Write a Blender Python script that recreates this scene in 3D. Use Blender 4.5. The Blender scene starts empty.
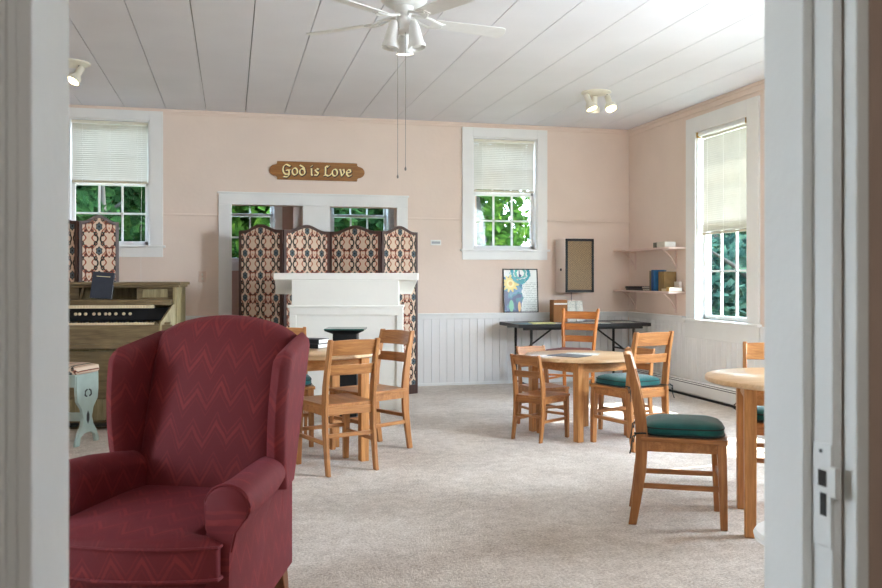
import bpy, bmesh, math, random
from mathutils import Vector, Matrix
random.seed(7)
PI = math.pi
R = math.radians
scene = bpy.context.scene
COL = scene.collection

# ------------------------------------------------------------------ helpers
def lin(c):
    out = []
    for v in c:
        v /= 255.0
        out.append(v / 12.92 if v <= 0.04045 else ((v + 0.055) / 1.055) ** 2.4)
    return (*out, 1.0)

class MB:
    """collects geometry and links it as one mesh object"""
    def __init__(s):
        s.v = []; s.f = []
    def add(s, vs, fs):
        o = len(s.v)
        s.v += [tuple(v) for v in vs]
        s.f += [tuple(i + o for i in f) for f in fs]
        return s
    def box(s, a, b, M=None):
        x0, y0, z0 = a; x1, y1, z1 = b
        vs = [(x0,y0,z0),(x1,y0,z0),(x1,y1,z0),(x0,y1,z0),(x0,y0,z1),(x1,y0,z1),(x1,y1,z1),(x0,y1,z1)]
        if M: vs = [M @ Vector(v) for v in vs]
        return s.add(vs, [(3,2,1,0),(4,5,6,7),(0,1,5,4),(1,2,6,5),(2,3,7,6),(3,0,4,7)])
    def cbox(s, c, d, M=None):
        return s.box([c[i]-d[i]/2 for i in range(3)], [c[i]+d[i]/2 for i in range(3)], M)
    def bar(s, p, q, w, h, up=(0,0,1)):
        p = Vector(p); q = Vector(q); d = (q-p).normalized(); up = Vector(up)
        if abs(d.dot(up)) > 0.98: up = Vector((0,1,0))
        a = d.cross(up).normalized()*w/2; b = a.cross(d).normalized()*h/2
        vs = [p-a-b, p+a-b, p+a+b, p-a+b, q-a-b, q+a-b, q+a+b, q-a+b]
        return s.add(vs, [(0,1,2,3),(7,6,5,4),(0,4,5,1),(1,5,6,2),(2,6,7,3),(3,7,4,0)])
    def loft(s, rings, cap=True, closed=True):
        n = len(rings[0]); vs = [p for r in rings for p in r]; fs = []
        for i in range(len(rings)-1):
            for j in range(n if closed else n-1):
                k = (j+1) % n
                fs.append((i*n+j, i*n+k, (i+1)*n+k, (i+1)*n+j))
        if cap:
            fs.append(tuple(range(n-1,-1,-1))); fs.append(tuple((len(rings)-1)*n+j for j in range(n)))
        return s.add(vs, fs)
    def tube(s, path, r, n=8, rr=None):
        P = [Vector(p) for p in path]; rings = []
        ref = Vector((0.13,0.27,0.95))
        for i, p in enumerate(P):
            d = (P[min(i+1,len(P)-1)] - P[max(i-1,0)]).normalized()
            if abs(d.dot(ref)) > 0.97: ref = Vector((1,0.1,0))
            a = d.cross(ref).normalized(); b = a.cross(d).normalized()
            q = rr[i] if rr else r
            rings.append([p + a*q*math.cos(2*PI*k/n) + b*q*math.sin(2*PI*k/n) for k in range(n)])
        return s.loft(rings)
    def lathe(s, prof, n=24, M=None, cap=True):
        rings = []
        for r, z in prof:
            ring = [Vector((r*math.cos(2*PI*k/n), r*math.sin(2*PI*k/n), z)) for k in range(n)]
            if M: ring = [M @ p for p in ring]
            rings.append(ring)
        return s.loft(rings, cap)
    def prism(s, poly, a, b, axis='y', M=None):
        """polygon in the two other axes, drawn out along axis from a to b"""
        def P(u, v, t):
            if axis == 'y': return Vector((u, t, v))
            if axis == 'x': return Vector((t, u, v))
            return Vector((u, v, t))
        r0 = [P(u,v,a) for u,v in poly]; r1 = [P(u,v,b) for u,v in poly]
        if M: r0 = [M@p for p in r0]; r1 = [M@p for p in r1]
        return s.loft([r0, r1])
    def build(s, name, mat, parent=None, bevel=0, seg=2, smooth=True, ang=35, sub=0, loc=None):
        me = bpy.data.meshes.new(name)
        me.from_pydata([tuple(v) for v in s.v], [], s.f)
        bm = bmesh.new(); bm.from_mesh(me)
        bmesh.ops.recalc_face_normals(bm, faces=bm.faces)
        bm.to_mesh(me); bm.free()
        if mat: me.materials.append(mat)
        o = bpy.data.objects.new(name, me); COL.objects.link(o)
        if parent: o.parent = parent
        if loc: o.location = loc
        if smooth:
            for p in me.polygons: p.use_smooth = True
            me.set_sharp_from_angle(angle=R(ang))
        if bevel:
            m = o.modifiers.new('bevel', 'BEVEL'); m.width = bevel; m.segments = seg
            m.limit_method = 'ANGLE'; m.angle_limit = R(30); m.harden_normals = False
        if sub:
            m = o.modifiers.new('sub', 'SUBSURF'); m.levels = sub; m.render_levels = sub
        return o

def tag(o, label, cat, group=None, kind=None):
    if label: o['label'] = label
    if cat: o['category'] = cat
    if group: o['group'] = group
    if kind: o['kind'] = kind
    return o
def struct(o):
    o['kind'] = 'structure'; return o
def thing(name, label, cat, loc=(0,0,0), rz=0, group=None):
    o = bpy.data.objects.new(name, None); COL.objects.link(o)
    o.empty_display_size = 0.1
    o.location = loc; o.rotation_euler = (0,0,rz)
    return tag(o, label, cat, group)
def copy_tree(o, parent=None):
    c = o.copy(); COL.objects.link(c)
    if parent: c.parent = parent
    for ch in [k for k in bpy.data.objects if k.parent == o]:
        copy_tree(ch, c)
    return c

# ------------------------------------------------------------------ materials
class X:
    """tiny maths language over shader nodes"""
    def __init__(s, t, sock): s.t = t; s.k = sock
    def _m(s, op, *a):
        n = s.t.nodes.new('ShaderNodeMath'); n.operation = op
        for i, q in enumerate((s,)+a):
            if isinstance(q, X): s.t.links.new(q.k, n.inputs[i])
            else: n.inputs[i].default_value = q
        return X(s.t, n.outputs[0])
    def __add__(s, o): return s._m('ADD', o)
    def __radd__(s, o): return s._m('ADD', o)
    def __sub__(s, o): return s._m('SUBTRACT', o)
    def __rsub__(s, o): return (s*-1.0) + o
    def __mul__(s, o): return s._m('MULTIPLY', o)
    def __rmul__(s, o): return s._m('MULTIPLY', o)
    def __truediv__(s, o): return s._m('DIVIDE', o)
    def abs(s): return s._m('ABSOLUTE')
    def fract(s): return s._m('FRACT')
    def floor(s): return s._m('FLOOR')
    def sin(s): return s._m('SINE')
    def cos(s): return s._m('COSINE')
    def sqrt(s): return s._m('SQRT')
    def lt(s, o): return s._m('LESS_THAN', o)
    def gt(s, o): return s._m('GREATER_THAN', o)
    def min(s, o): return s._m('MINIMUM', o)
    def max(s, o): return s._m('MAXIMUM', o)
    def atan2(s, o): return s._m('ARCTAN2', o)

def new_mat(name):
    m = bpy.data.materials.new(name); m.use_nodes = True
    t = m.node_tree; b = t.nodes['Principled BSDF']
    return m, t, b
def coords(t):
    tc = t.nodes.new('ShaderNodeTexCoord'); sp = t.nodes.new('ShaderNodeSeparateXYZ')
    t.links.new(tc.outputs['Object'], sp.inputs[0])
    return tc.outputs['Object'], X(t, sp.outputs[0]), X(t, sp.outputs[1]), X(t, sp.outputs[2])
def noise(t, vec, scale, detail=3, rough=0.5, stretch=None):
    if stretch:
        mp = t.nodes.new('ShaderNodeMapping'); mp.inputs['Scale'].default_value = stretch
        t.links.new(vec, mp.inputs[0]); vec = mp.outputs[0]
    n = t.nodes.new('ShaderNodeTexNoise'); n.inputs['Scale'].default_value = scale
    n.inputs['Detail'].default_value = detail; n.inputs['Roughness'].default_value = rough
    t.links.new(vec, n.inputs['Vector'])
    return X(t, n.outputs[0])
def ramp(t, x, stops, interp='LINEAR'):
    r = t.nodes.new('ShaderNodeValToRGB'); r.color_ramp.interpolation = interp
    e = r.color_ramp.elements
    while len(e) < len(stops): e.new(0.5)
    for k, (p, c) in zip(e, stops): k.position = p; k.color = lin(c)
    t.links.new(x.k, r.inputs[0])
    return r.outputs[0]
def mix(t, fac, a, b):
    n = t.nodes.new('ShaderNodeMix'); n.data_type = 'RGBA'
    if isinstance(fac, X): t.links.new(fac.k, n.inputs[0])
    else: n.inputs[0].default_value = fac
    for q, i in ((a, 6), (b, 7)):
        if isinstance(q, tuple): n.inputs[i].default_value = lin(q) if len(q) == 3 else q
        else: t.links.new(q, n.inputs[i])
    return n.outputs[2]
def bump(t, b, x, strength, dist=0.01):
    n = t.nodes.new('ShaderNodeBump'); n.inputs['Strength'].default_value = strength
    n.inputs['Distance'].default_value = dist
    t.links.new(x.k, n.inputs['Height']); t.links.new(n.outputs[0], b.inputs['Normal'])

def paint(name, c, rough=0.5, var=6, scale=3.0, bmp=0.05, bscale=60, spec=0.4, metal=0.0):
    m, t, b = new_mat(name); v, x, y, z = coords(t)
    n = noise(t, v, scale, 4)
    c2 = tuple(max(0, k - var) for k in c); c1 = tuple(min(255, k + var) for k in c)
    t.links.new(ramp(t, n, [(0.3, c2), (0.7, c1)]), b.inputs['Base Color'])
    b.inputs['Roughness'].default_value = rough; b.inputs['Metallic'].default_value = metal
    b.inputs['Specular IOR Level'].default_value = spec
    if bmp: bump(t, b, noise(t, v, bscale, 2), bmp)
    return m
def wood(name, dark, light, axis='z', rough=0.38, k=1.0, spec=0.45):
    m, t, b = new_mat(name); v, x, y, z = coords(t)
    st = {'x': (1.2, 16, 16), 'y': (16, 1.2, 16), 'z': (16, 16, 1.2)}[axis]
    st = tuple(q*k for q in st)
    n = noise(t, v, 2.2, 6, 0.62, st); n2 = noise(t, v, 9.0, 3, 0.6, st)
    mid = tuple((a+c)//2 for a, c in zip(dark, light))
    t.links.new(ramp(t, n*0.7 + n2*0.3, [(0.32, dark), (0.5, mid), (0.68, light)]), b.inputs['Base Color'])
    b.inputs['Roughness'].default_value = rough
    b.inputs['Specular IOR Level'].default_value = spec
    bump(t, b, n2, 0.08, 0.004)
    return m
def plain(name, c, rough=0.5, metal=0.0, spec=0.5):
    return paint(name, c, rough, 3, 20, 0.02, 200, spec, metal)
def emit(name, c, s):
    m, t, b = new_mat(name)
    b.inputs['Base Color'].default_value = lin(c)
    b.inputs['Emission Color'].default_value = lin(c); b.inputs['Emission Strength'].default_value = s
    return m

PINK = paint('pink_plaster', (231, 213, 199), 0.75, 4, 1.6, 0.10, 25, 0.2)
PINKB = paint('pink_paint', (222, 198, 186), 0.6, 4, 3, 0.05, 60, 0.3)
WHITE = paint('white_trim_paint', (233, 233, 230), 0.42, 4, 2.5, 0.05, 40, 0.4)
WHITEJ = paint('jamb_paint', (222, 222, 219), 0.5, 4, 4, 0.08, 50, 0.3)
CEIL = paint('ceiling_paint', (226, 225, 229), 0.7, 4, 1.2, 0.06, 30, 0.25)
GAP = paint('board_gap', (112, 108, 104), 0.9, 4, 3, 0)
BEAD = paint('beadboard_paint', (233, 232, 230), 0.45, 4, 2, 0.05, 40, 0.4)
BROWNW = paint('hall_brown_paint', (172, 150, 136), 0.7, 5, 4, 0.1, 30, 0.2)
HALLC = paint('hall_ceiling_paint', (200, 196, 190), 0.8, 4, 2, 0.05)
MANTEL = paint('mantel_paint', (240, 238, 230), 0.45, 3, 2.5, 0.04, 40, 0.35)
SLATM = None
def carpet():
    m, t, b = new_mat('carpet'); v, x, y, z = coords(t)
    big = noise(t, v, 1.3, 4, 0.6); fine = noise(t, v, 75, 4, 0.75); mid = noise(t, v, 14, 3, 0.6)
    c = ramp(t, big*0.25 + mid*0.2 + fine*0.55, [(0.38, (150, 132, 113)), (0.5, (198, 183, 167)), (0.62, (232, 222, 210))])
    t.links.new(c, b.inputs['Base Color']); b.inputs['Roughness'].default_value = 0.95
    b.inputs['Specular IOR Level'].default_value = 0.15
    b.inputs['Sheen Weight'].default_value = 0.25; b.inputs['Sheen Roughness'].default_value = 0.6
    bump(t, b, fine + mid*0.5, 0.7, 0.012)
    return m
CARPET = carpet()
OAKX = wood('oak_along_x', (138, 86, 46), (196, 140, 86), 'x')
OAKY = wood('oak_along_y', (138, 86, 46), (196, 140, 86), 'y')
TABX = wood('table_oak_x', (156, 102, 54), (216, 158, 98), 'x'); TABZ = wood('table_oak_z', (156, 102, 54), (216, 158, 98), 'z')
OAKZ = wood('oak_along_z', (138, 86, 46), (196, 140, 86), 'z')
TOPM = wood('maple_tabletop', (196, 156, 112), (228, 194, 152), 'x', 0.3)
PINEX = wood('orange_pine_x', (168, 92, 34), (222, 146, 72), 'x')
PINEZ = wood('orange_pine_z', (168, 92, 34), (222, 146, 72), 'z')
DKFRAME = wood('screen_frame_wood', (52, 28, 22), (84, 52, 40), 'z', 0.4)
ORGX = wood('organ_wood_x', (84, 68, 44), (142, 122, 86), 'x', 0.5)
ORGZ = wood('organ_wood_z', (110, 96, 64), (178, 164, 124), 'z', 0.5)
SIGNW = wood('sign_wood', (128, 80, 34), (176, 122, 60), 'x', 0.45)
BLACK = plain('black_lacquer', (22, 23, 25), 0.5, 0.0, 0.3)
BLACKM = plain('dark_metal', (38, 36, 35), 0.5, 0.0, 0.3)
TABLED = plain('table_laminate', (62, 60, 60), 0.35)
GOLD = paint('gold_leaf', (252, 236, 176), 0.45, 6, 20, 0.05)
IVORY = plain('ivory', (232, 212, 176), 0.35)
BRASS = plain('brass', (170, 130, 70), 0.35, 0.9)
CREAM = plain('cream_enamel', (226, 220, 204), 0.35)
FANW = plain('fan_white', (226, 225, 222), 0.35)
STEEL = plain('steel', (150, 148, 144), 0.35, 0.9)
BULB = emit('lamp_bulb', (255, 226, 168), 14)
FANBULB = emit('fan_bulb', (255, 250, 240), 9)
TEAL = plain('teal_glass_top', (40, 96, 88), 0.12)
MINT = paint('mint_paint', (164, 180, 172), 0.6, 8, 9, 0.1, 40)
PLASTIC = plain('white_plastic', (236, 235, 230), 0.4)
PAGES = plain('paper', (240, 238, 230), 0.7)
CARD = paint('brown_card', (150, 98, 50), 0.7, 6, 12, 0.05)

def glass_mat():
    m = bpy.data.materials.new('window_glass'); m.use_nodes = True; t = m.node_tree
    t.nodes.remove(t.nodes['Principled BSDF']); out = t.nodes['Material Output']
    tr = t.nodes.new('ShaderNodeBsdfTransparent'); tr.inputs[0].default_value = (0.93, 0.97, 0.96, 1)
    gl = t.nodes.new('ShaderNodeBsdfGlossy'); gl.inputs['Roughness'].default_value = 0.02
    lw = t.nodes.new('ShaderNodeLayerWeight'); lw.inputs[0].default_value = 0.5
    fc = X(t, lw.outputs['Facing']); fr = fc*fc*fc*fc*fc*0.6 + 0.006
    mx = t.nodes.new('ShaderNodeMixShader')
    t.links.new(fr.k, mx.inputs[0]); t.links.new(tr.outputs[0], mx.inputs[1]); t.links.new(gl.outputs[0], mx.inputs[2])
    t.links.new(mx.outputs[0], out.inputs[0])
    return m
GLASS = glass_mat()
def translucent(name, c, fac, var=10, scale=5):
    m = bpy.data.materials.new(name); m.use_nodes = True; t = m.node_tree
    t.nodes.remove(t.nodes['Principled BSDF']); out = t.nodes['Material Output']
    v, x, y, z = coords(t); n = noise(t, v, scale, 3)
    if isinstance(c[0], tuple): col = ramp(t, n, c)
    else: col = ramp(t, n, [(0.3, tuple(max(0, k-var) for k in c)), (0.7, tuple(min(255, k+var) for k in c))])
    d = t.nodes.new('ShaderNodeBsdfDiffuse'); tr = t.nodes.new('ShaderNodeBsdfTranslucent')
    t.links.new(col, d.inputs[0]); t.links.new(col, tr.inputs[0])
    mx = t.nodes.new('ShaderNodeMixShader'); mx.inputs[0].default_value = fac
    t.links.new(d.outputs[0], mx.inputs[1]); t.links.new(tr.outputs[0], mx.inputs[2]); t.links.new(mx.outputs[0], out.inputs[0])
    return m
SLATM = translucent('blind_slat', (206, 202, 190), 0.045, 4)

def burgundy(name, hx, hy, vz, vy):
    """flame-stitch weave: zigzag lines running along h, stepping along v"""
    m, t, b = new_mat(name); v, x, y, z = coords(t)
    h = x*hx + y*hy; w = z*vz + y*vy
    wob = noise(t, v, 14, 2)
    tri = ((h/0.092).fract() - 0.5).abs()
    tri2 = ((h/0.276 + 0.2).fract() - 0.5).abs()
    p = (w/0.135 + tri*1.15 + tri2*0.45 + wob*0.18)
    f = p.fract()
    line = ((f - 0.5).abs()).lt(0.07)
    line2 = ((f - 0.72).abs()).lt(0.035)*0.6 + ((f - 0.28).abs()).lt(0.03)*0.4
    gate = noise(t, v, 11, 3)
    fine = noise(t, v, 420, 2)
    c = mix(t, (line + line2).min(1.0)*gate*0.95, (106, 34, 38), (143, 52, 50))
    c = mix(t, fine*0.3, c, (74, 22, 32))
    t.links.new(c, b.inputs['Base Color']); b.inputs['Roughness'].default_value = 0.7
    b.inputs['Specular IOR Level'].default_value = 0.25
    b.inputs['Sheen Weight'].default_value = 0.12; b.inputs['Sheen Roughness'].default_value = 0.4
    b.inputs['Sheen Tint'].default_value = lin((220, 120, 140))
    bump(t, b, fine + line*0.6, 0.25, 0.003)
    return m
BURG_F = burgundy('burgundy_front', 1, 0, 1, 0)
BURG_S = burgundy('burgundy_side', 0, 1, 1, 0)
BURG_T = burgundy('burgundy_seat', 1, 0, 1, -1)
BURG_A = burgundy('burgundy_arm', 0, 1, 1, 0)

def damask(name, W_=0.185, H_=0.232):
    m, t, b = new_mat(name); v, x, y, z = coords(t)
    u = (x/W_ + 0.5).fract() - 0.5; w = (z/H_).fract() - 0.5
    au = u.abs(); aw = w.abs()
    nz = noise(t, v, 30, 2)*0.05
    # flower medallion at the cell centre, heart at the corner, an ogee net of vines between
    ang = w.atan2(u); rad = ((u*u)*1.1 + w*w).sqrt()
    pet = rad + (ang*6.0).cos()*0.022
    hu = au - 0.5; haw = (w + 0.5).fract() - 0.5
    hh = haw + 0.07 - hu.abs()*0.75
    hr = (hu*hu*1.1 + hh*hh*0.9).sqrt() + nz*0.5 - 0.012
    og = au - 0.25 - (w*6.2832).cos()*0.19 + nz - 0.025
    og2 = au - 0.25 - (w*12.566 + 1.2).sin()*0.10
    s4 = ((au - 0.17)*(au - 0.17) + (aw - 0.31)*(aw - 0.31)).sqrt()
    s5 = ((au - 0.34)*(au - 0.34) + (aw - 0.17)*(aw - 0.17)).sqrt()
    cream, dark, rust, blue = (212, 188, 166), (46, 46, 44), (150, 76, 56), (88, 100, 106)
    c = mix(t, og2.abs().lt(0.035), cream, rust)
    c = mix(t, og.abs().lt(0.085), c, cream); c = mix(t, og.abs().lt(0.045), c, dark)
    c = mix(t, (s4 - 0.07).abs().lt(0.026), c, dark); c = mix(t, s4.lt(0.028), c, rust)
    c = mix(t, (s5 - 0.06).abs().lt(0.022), c, rust)
    c = mix(t, hr.lt(0.205), c, dark); c = mix(t, hr.lt(0.175), c, rust); c = mix(t, hr.lt(0.14), c, cream); c = mix(t, hr.lt(0.045), c, (190, 128, 104))
    c = mix(t, pet.lt(0.20), c, cream); c = mix(t, pet.lt(0.165), c, dark); c = mix(t, pet.lt(0.125), c, blue); c = mix(t, rad.lt(0.05), c, dark)
    t.links.new(c, b.inputs['Base Color']); b.inputs['Roughness'].default_value = 0.85
    b.inputs['Specular IOR Level'].default_value = 0.15
    bump(t, b, noise(t, v, 300, 2), 0.15, 0.003)
    return m
DAMASK = damask('damask_weave'); DAMASK2 = damask('bench_weave', 0.10, 0.12)
def cushion_mat():
    m, t, b = new_mat('green_cushion_cloth'); v, x, y, z = coords(t)
    f = noise(t, v, 330, 2); n = noise(t, v, 6, 3)
    t.links.new(ramp(t, f*0.5+n*0.5, [(0.35, (12, 66, 66)), (0.65, (26, 104, 100))]), b.inputs['Base Color'])
    b.inputs['Roughness'].default_value = 0.8; b.inputs['Specular IOR Level'].default_value = 0.2
    b.inputs['Sheen Weight'].default_value = 0.3
    bump(t, b, f, 0.3, 0.003); return m
CUSH = cushion_mat()
PIPE = plain('dark_piping', (20, 34, 36), 0.7)

# ------------------------------------------------------------------ room shell
XL, XR, YF, YB, HC = -3.6, 4.76, 0.87, 9.63, 3.07
def wall_cells(mb, lo, hi, z0, z1, openings, t0, t1, axis):
    us = sorted({lo, hi, *[o[0] for o in openings], *[o[1] for o in openings]})
    zs = sorted({z0, z1, *[o[2] for o in openings], *[o[3] for o in openings]})
    for i in range(len(us)-1):
        for j in range(len(zs)-1):
            cu, cz = (us[i]+us[i+1])/2, (zs[j]+zs[j+1])/2
            if any(o[0] < cu < o[1] and o[2] < cz < o[3] for o in openings): continue
            if axis == 'y': mb.box((us[i], t0, zs[j]), (us[i+1], t1, zs[j+1]))
            else: mb.box((t0, us[i], zs[j]), (t1, us[i+1], zs[j+1]))
W1 = (-1.655, -0.845, 1.60, 2.94); W2 = (2.755, 3.555, 1.59, 2.91)
W3 = (7.14, 8.06, 0.82, 2.78); W4 = (5.25, 6.12, 0.82, 2.78); W5 = (2.9, 3.75, 0.82, 2.78)
FILL_LW = [(2.0, 2.9, 0.82, 2.78)]  # unseen left-wall window, added to fill the armchair front and right jamb
TW = 0.16
A1 = (0.009, 0.78, 0.0, 2.058); A2 = (1.086, 1.848, 0.0, 2.055)
mb = MB(); wall_cells(mb, XL-TW, XR+TW, -0.02, HC+0.1, [W1, W2, A1, A2], YB, YB+TW, 'y'); struct(mb.build('wall_back', PINK, smooth=False))
mb = MB(); wall_cells(mb, YF, YB, -0.02, HC+0.1, [W3, W4, W5], XR, XR+TW, 'x'); struct(mb.build('wall_right', PINK, smooth=False))
mb = MB(); wall_cells(mb, YF, YB, -0.02, HC+0.1, FILL_LW, XL-TW, XL, 'x'); struct(mb.build('wall_left', PINK, smooth=False))
DX0, DX1 = -0.16, 0.612      # rough door opening (rebate faces)
mb = MB(); wall_cells(mb, XL-TW, XR+TW, -0.02, HC+0.1, [(DX0-0.012, DX1+0.012, -0.02, 2.12)], 0.772, YF, 'y'); struct(mb.build('wall_front', PINK, smooth=False))
mb = MB(); mb.box((XL-TW, -1.6, -0.12), (XR+TW, YB+TW, 0.0)); struct(mb.build('floor', CARPET, smooth=False))
# ceiling of wide boards with open joints
mb = MB(); x = -1.515 - 0.4175*5
while x < XR+0.2:
    mb.box((max(XL-TW, x-0.4175+0.0032), YF-0.1, HC), (min(XR+TW, x-0.0032), YB+TW, HC+0.03)); x += 0.4175
ce = struct(mb.build('ceiling', CEIL, smooth=False))
mb = MB(); mb.box((XL-TW, YF-0.1, HC+0.028), (XR+TW, YB+TW, HC+0.1)); struct(mb.build('ceiling_backing', GAP, smooth=False)).parent = ce
# hall behind the camera
mb = MB()
mb.box((-1.3, -1.6, 0), (-1.2, 0.74, 2.6)); mb.box((1.6, -1.6, 0), (1.7, 0.74, 2.6)); mb.box((-1.3, -1.7, 0), (1.7, -1.6, 2.6))
wcm = MB(); wall_cells(wcm, -1.3, 1.7, 0, 2.6, [(-0.30, 0.75, 0, 2.25)], 0.755, 0.771, 'y')
mb.add(wcm.v, wcm.f); struct(mb.build('wall_hall', HALLC, smooth=False))
mb = MB(); mb.box((-1.3, -1.7, 2.6), (1.7, 0.77, 2.7)); struct(mb.build('ceiling_hall', HALLC, smooth=False))

# door frame: jamb, stop, casing (both sides), strike plate
mb = MB()
mb.box((DX1, 0.7686, 0), (DX1+0.012, YF, 2.12)); mb.box((DX0-0.012, 0.715, 0), (DX0, YF, 2.12)); mb.box((DX0, 0.7686, 2.10), (DX1, YF, 2.12))
door = struct(mb.build('door_1', WHITEJ, bevel=0.0015, smooth=False))
mb = MB()
mb.box((0.600, 0.800, 0), (DX1, YF, 2.10)); mb.box((DX0, 0.713, 0), (-0.149, YF, 2.10)); mb.box((-0.149, 0.8, 2.087), (0.600, YF, 2.10))
mb.build('door_stop', WHITEJ, door, bevel=0.002)
mb = MB()   # hall-side casing, thin painted edge then the brown face
mb.box((0.6245, 0.748, 0), (0.640, 0.7686, 2.13)); mb.build('casing', WHITEJ, door, bevel=0.002)
mb = MB(); mb.box((0.6402, 0.7475, 0), (0.75, 0.7686, 2.25)); mb.build('casing', BROWNW, door, bevel=0.002)
mb = MB()   # moulded casing on the left side of the opening
mb.prism([(-0.1495, 0.7135), (-0.1495, 0.7685), (-0.30, 0.7685), (-0.30, 0.70), (-0.19, 0.70), (-0.183, 0.706), (-0.178, 0.704), (-0.174, 0.7045), (-0.1664, 0.7045), (-0.1664, 0.741), (-0.160, 0.738), (-0.151, 0.714)], 0, 2.13, 'z')
mb.build('casing', WHITEJ, door, bevel=0.002)
mb = MB()   # casing on the room side
mb.box((-0.30, YF, 0), (-0.167, YF+0.02, 2.24)); mb.box((0.627, YF, 0), (0.76, YF+0.02, 2.24)); mb.box((-0.167, YF, 2.11), (0.627, YF+0.02, 2.24))
mb.build('casing', WHITEJ, door, bevel=0.003)
sp = MB()
sp.box((0.6105, 0.7690, 0.965), (0.6122, 0.7975, 1.075)); sp.box((0.6085, 0.7600, 1.020), (0.6165, 0.7692, 1.052))
plate = sp.build('strike_plate', WHITEJ, door, bevel=0.001)
hl = MB(); hl.box((0.6098, 0.776, 1.029), (0.6106, 0.7885, 1.046)); hl.box((0.6098, 0.776, 0.998), (0.6106, 0.7855, 1.022))
hl.lathe([(0.0022, 0), (0.0022, 0.001)], 10, Matrix.Translation((0.6106, 0.7845, 1.066)) @ Matrix.Rotation(-PI/2, 4, 'Y'))
hl.build('latch_hole', BLACKM, plate)

# wainscot: grooved boards below a ledge, on the back and right walls
def beadboard(name, lo, hi, z1, axis, plane, cut=None):
    m = MB(); u = lo
    while u < hi - 0.01:
        e = min(u+0.092, hi); zz = z1
        if axis == 'y': m.box((u+0.0036, plane-0.014, 0.0), (e-0.0036, plane-0.0005, zz)); m.box((u+0.046-0.006, plane-0.0165, 0), (u+0.046+0.006, plane-0.013, zz)) if False else None
        else: m.box((plane-0.014, u+0.0036, 0.0), (plane-0.0005, e-0.0036, zz))
        u = e
    if axis == 'y': m.box((lo, plane-0.004, 0), (hi, plane-0.0005, z1))
    else: m.box((plane-0.004, lo, 0), (plane-0.0005, hi, z1))
    return struct(m.build(name, BEAD, bevel=0.0015, seg=1, smooth=False))
ZW = 0.818
beadboard('trim_1', XL, -0.135, ZW, 'y', YB); beadboard('trim_2', 1.978, XR-0.015, ZW, 'y', YB)
beadboard('trim_3', YF+0.1, W3[0]-0.2, 0.80, 'x', XR); beadboard('trim_4', 8.262, YB-0.015, ZW, 'x', XR)
beadboard('trim_5', W3[0]-0.2, 8.262, 0.70, 'x', XR)
def moulding(name, boxes, m=WHITE, bev=0.003):
    b_ = MB()
    for a, c in boxes: b_.box(a, c)
    return struct(b_.build(name, m, bevel=bev, smooth=False))
moulding('trim_6', [((XL, YB-0.06, ZW), (-0.135, YB-0.0005, ZW+0.022)), ((XL, YB-0.035, ZW-0.045), (-0.135, YB-0.014, ZW))])
moulding('trim_7', [((1.978, YB-0.06, ZW), (XR-0.0005, YB-0.0005, ZW+0.022)), ((1.978, YB-0.035, ZW-0.045), (XR-0.014, YB-0.014, ZW)),
                    ((XR-0.06, 8.265, ZW), (XR-0.0005, YB-0.06, ZW+0.022)), ((XR-0.035, 8.265, ZW-0.045), (XR-0.014, YB-0.035, ZW))])
moulding('trim_8', [((XL, YB-0.022, 1.925), (W1[0]-0.136, YB-0.0005, 1.945)), ((W1[1]+0.136, YB-0.022, 1.925), (-0.133, YB-0.0005, 1.945)), ((1.978, YB-0.022, 1.925), (W2[0]-0.13, YB-0.0005, 1.945)), ((W2[1]+0.135, YB-0.022, 1.925), (XR, YB-0.0005, 1.945))], PINK)
moulding('trim_9', [((XL, YB-0.03, HC-0.03), (XR, YB-0.0005, HC-0.001)), ((XL, YB-0.014, HC-0.055), (XR, YB-0.0005, HC-0.03)),
                    ((XR-0.03, YF, HC-0.03), (XR-0.0005, YB-0.03, HC-0.001)), ((XR-0.016, YF, HC-0.085), (XR-0.0005, YB-0.015, HC-0.03))], PINK)
moulding('baseboard_back', [((1.978, YB-0.026, 0), (XR-0.07, YB-0.014, 0.03)), ((XL, YB-0.026, 0), (-0.135, YB-0.014, 0.03))])
# cased double doorway into the rear porch
moulding('door_2', [((-0.132, YB-0.024, 0), (A1[0], YB, A1[3])), ((A1[1], YB-0.012, 0), (A2[0], YB, A1[3])), ((A2[1], YB-0.024, 0), (1.976, YB, A1[3])),
                    ((-0.132, YB-0.024, A1[3]-0.001), (1.976, YB, 2.185)), ((-0.145, YB-0.034, 2.175), (1.989, YB, 2.196))], WHITE, 0.004)
PX0, PX1, PY = -0.75, 2.75, 11.45
AW1 = (-0.33, 0.56, 1.47, 2.62); AW2 = (1.30, 2.09, 1.47, 2.62)
mb = MB(); wall_cells(mb, PX0, PX1, 0, 2.7, [AW1, AW2], PY, PY+0.12, 'y')
mb.box((PX0-0.1, YB+TW, 0), (PX0, PY+0.12, 2.7)); mb.box((PX1, YB+TW, 0), (PX1+0.1, PY+0.12, 2.7)); mb.box((0.80, YB+TW, 0), (1.06, PY, 2.7))
PORCH = paint('porch_paint', (200, 168, 152), 0.7, 5, 3, 0.08)
struct(mb.build('wall_porch', PORCH, smooth=False))
mb = MB(); mb.box((PX0-0.1, YB+TW, -0.12), (PX1+0.1, PY+0.12, 0)); struct(mb.build('floor_porch', CARPET, smooth=False))
mb = MB(); mb.box((PX0-0.1, YB+TW, 2.7), (PX1+0.1, PY+0.12, 2.8)); struct(mb.build('ceiling_porch', CEIL, smooth=False))

mb = MB()
for k in range(27): mb.prism([(PX1+0.1, k*0.1-0.5), (PX1+0.118, k*0.1-0.5), (PX1+0.104, k*0.1-0.398), (PX1+0.1, k*0.1-0.398)], YB+TW+0.02, PY+0.12, 'y')
struct(mb.build('wall_siding', paint('siding_shade_tone', (44, 52, 46), 0.7, 4, 4, 0.1), smooth=False))  # dark tone paints the porch wall as shaded though the sun hits it
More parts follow.
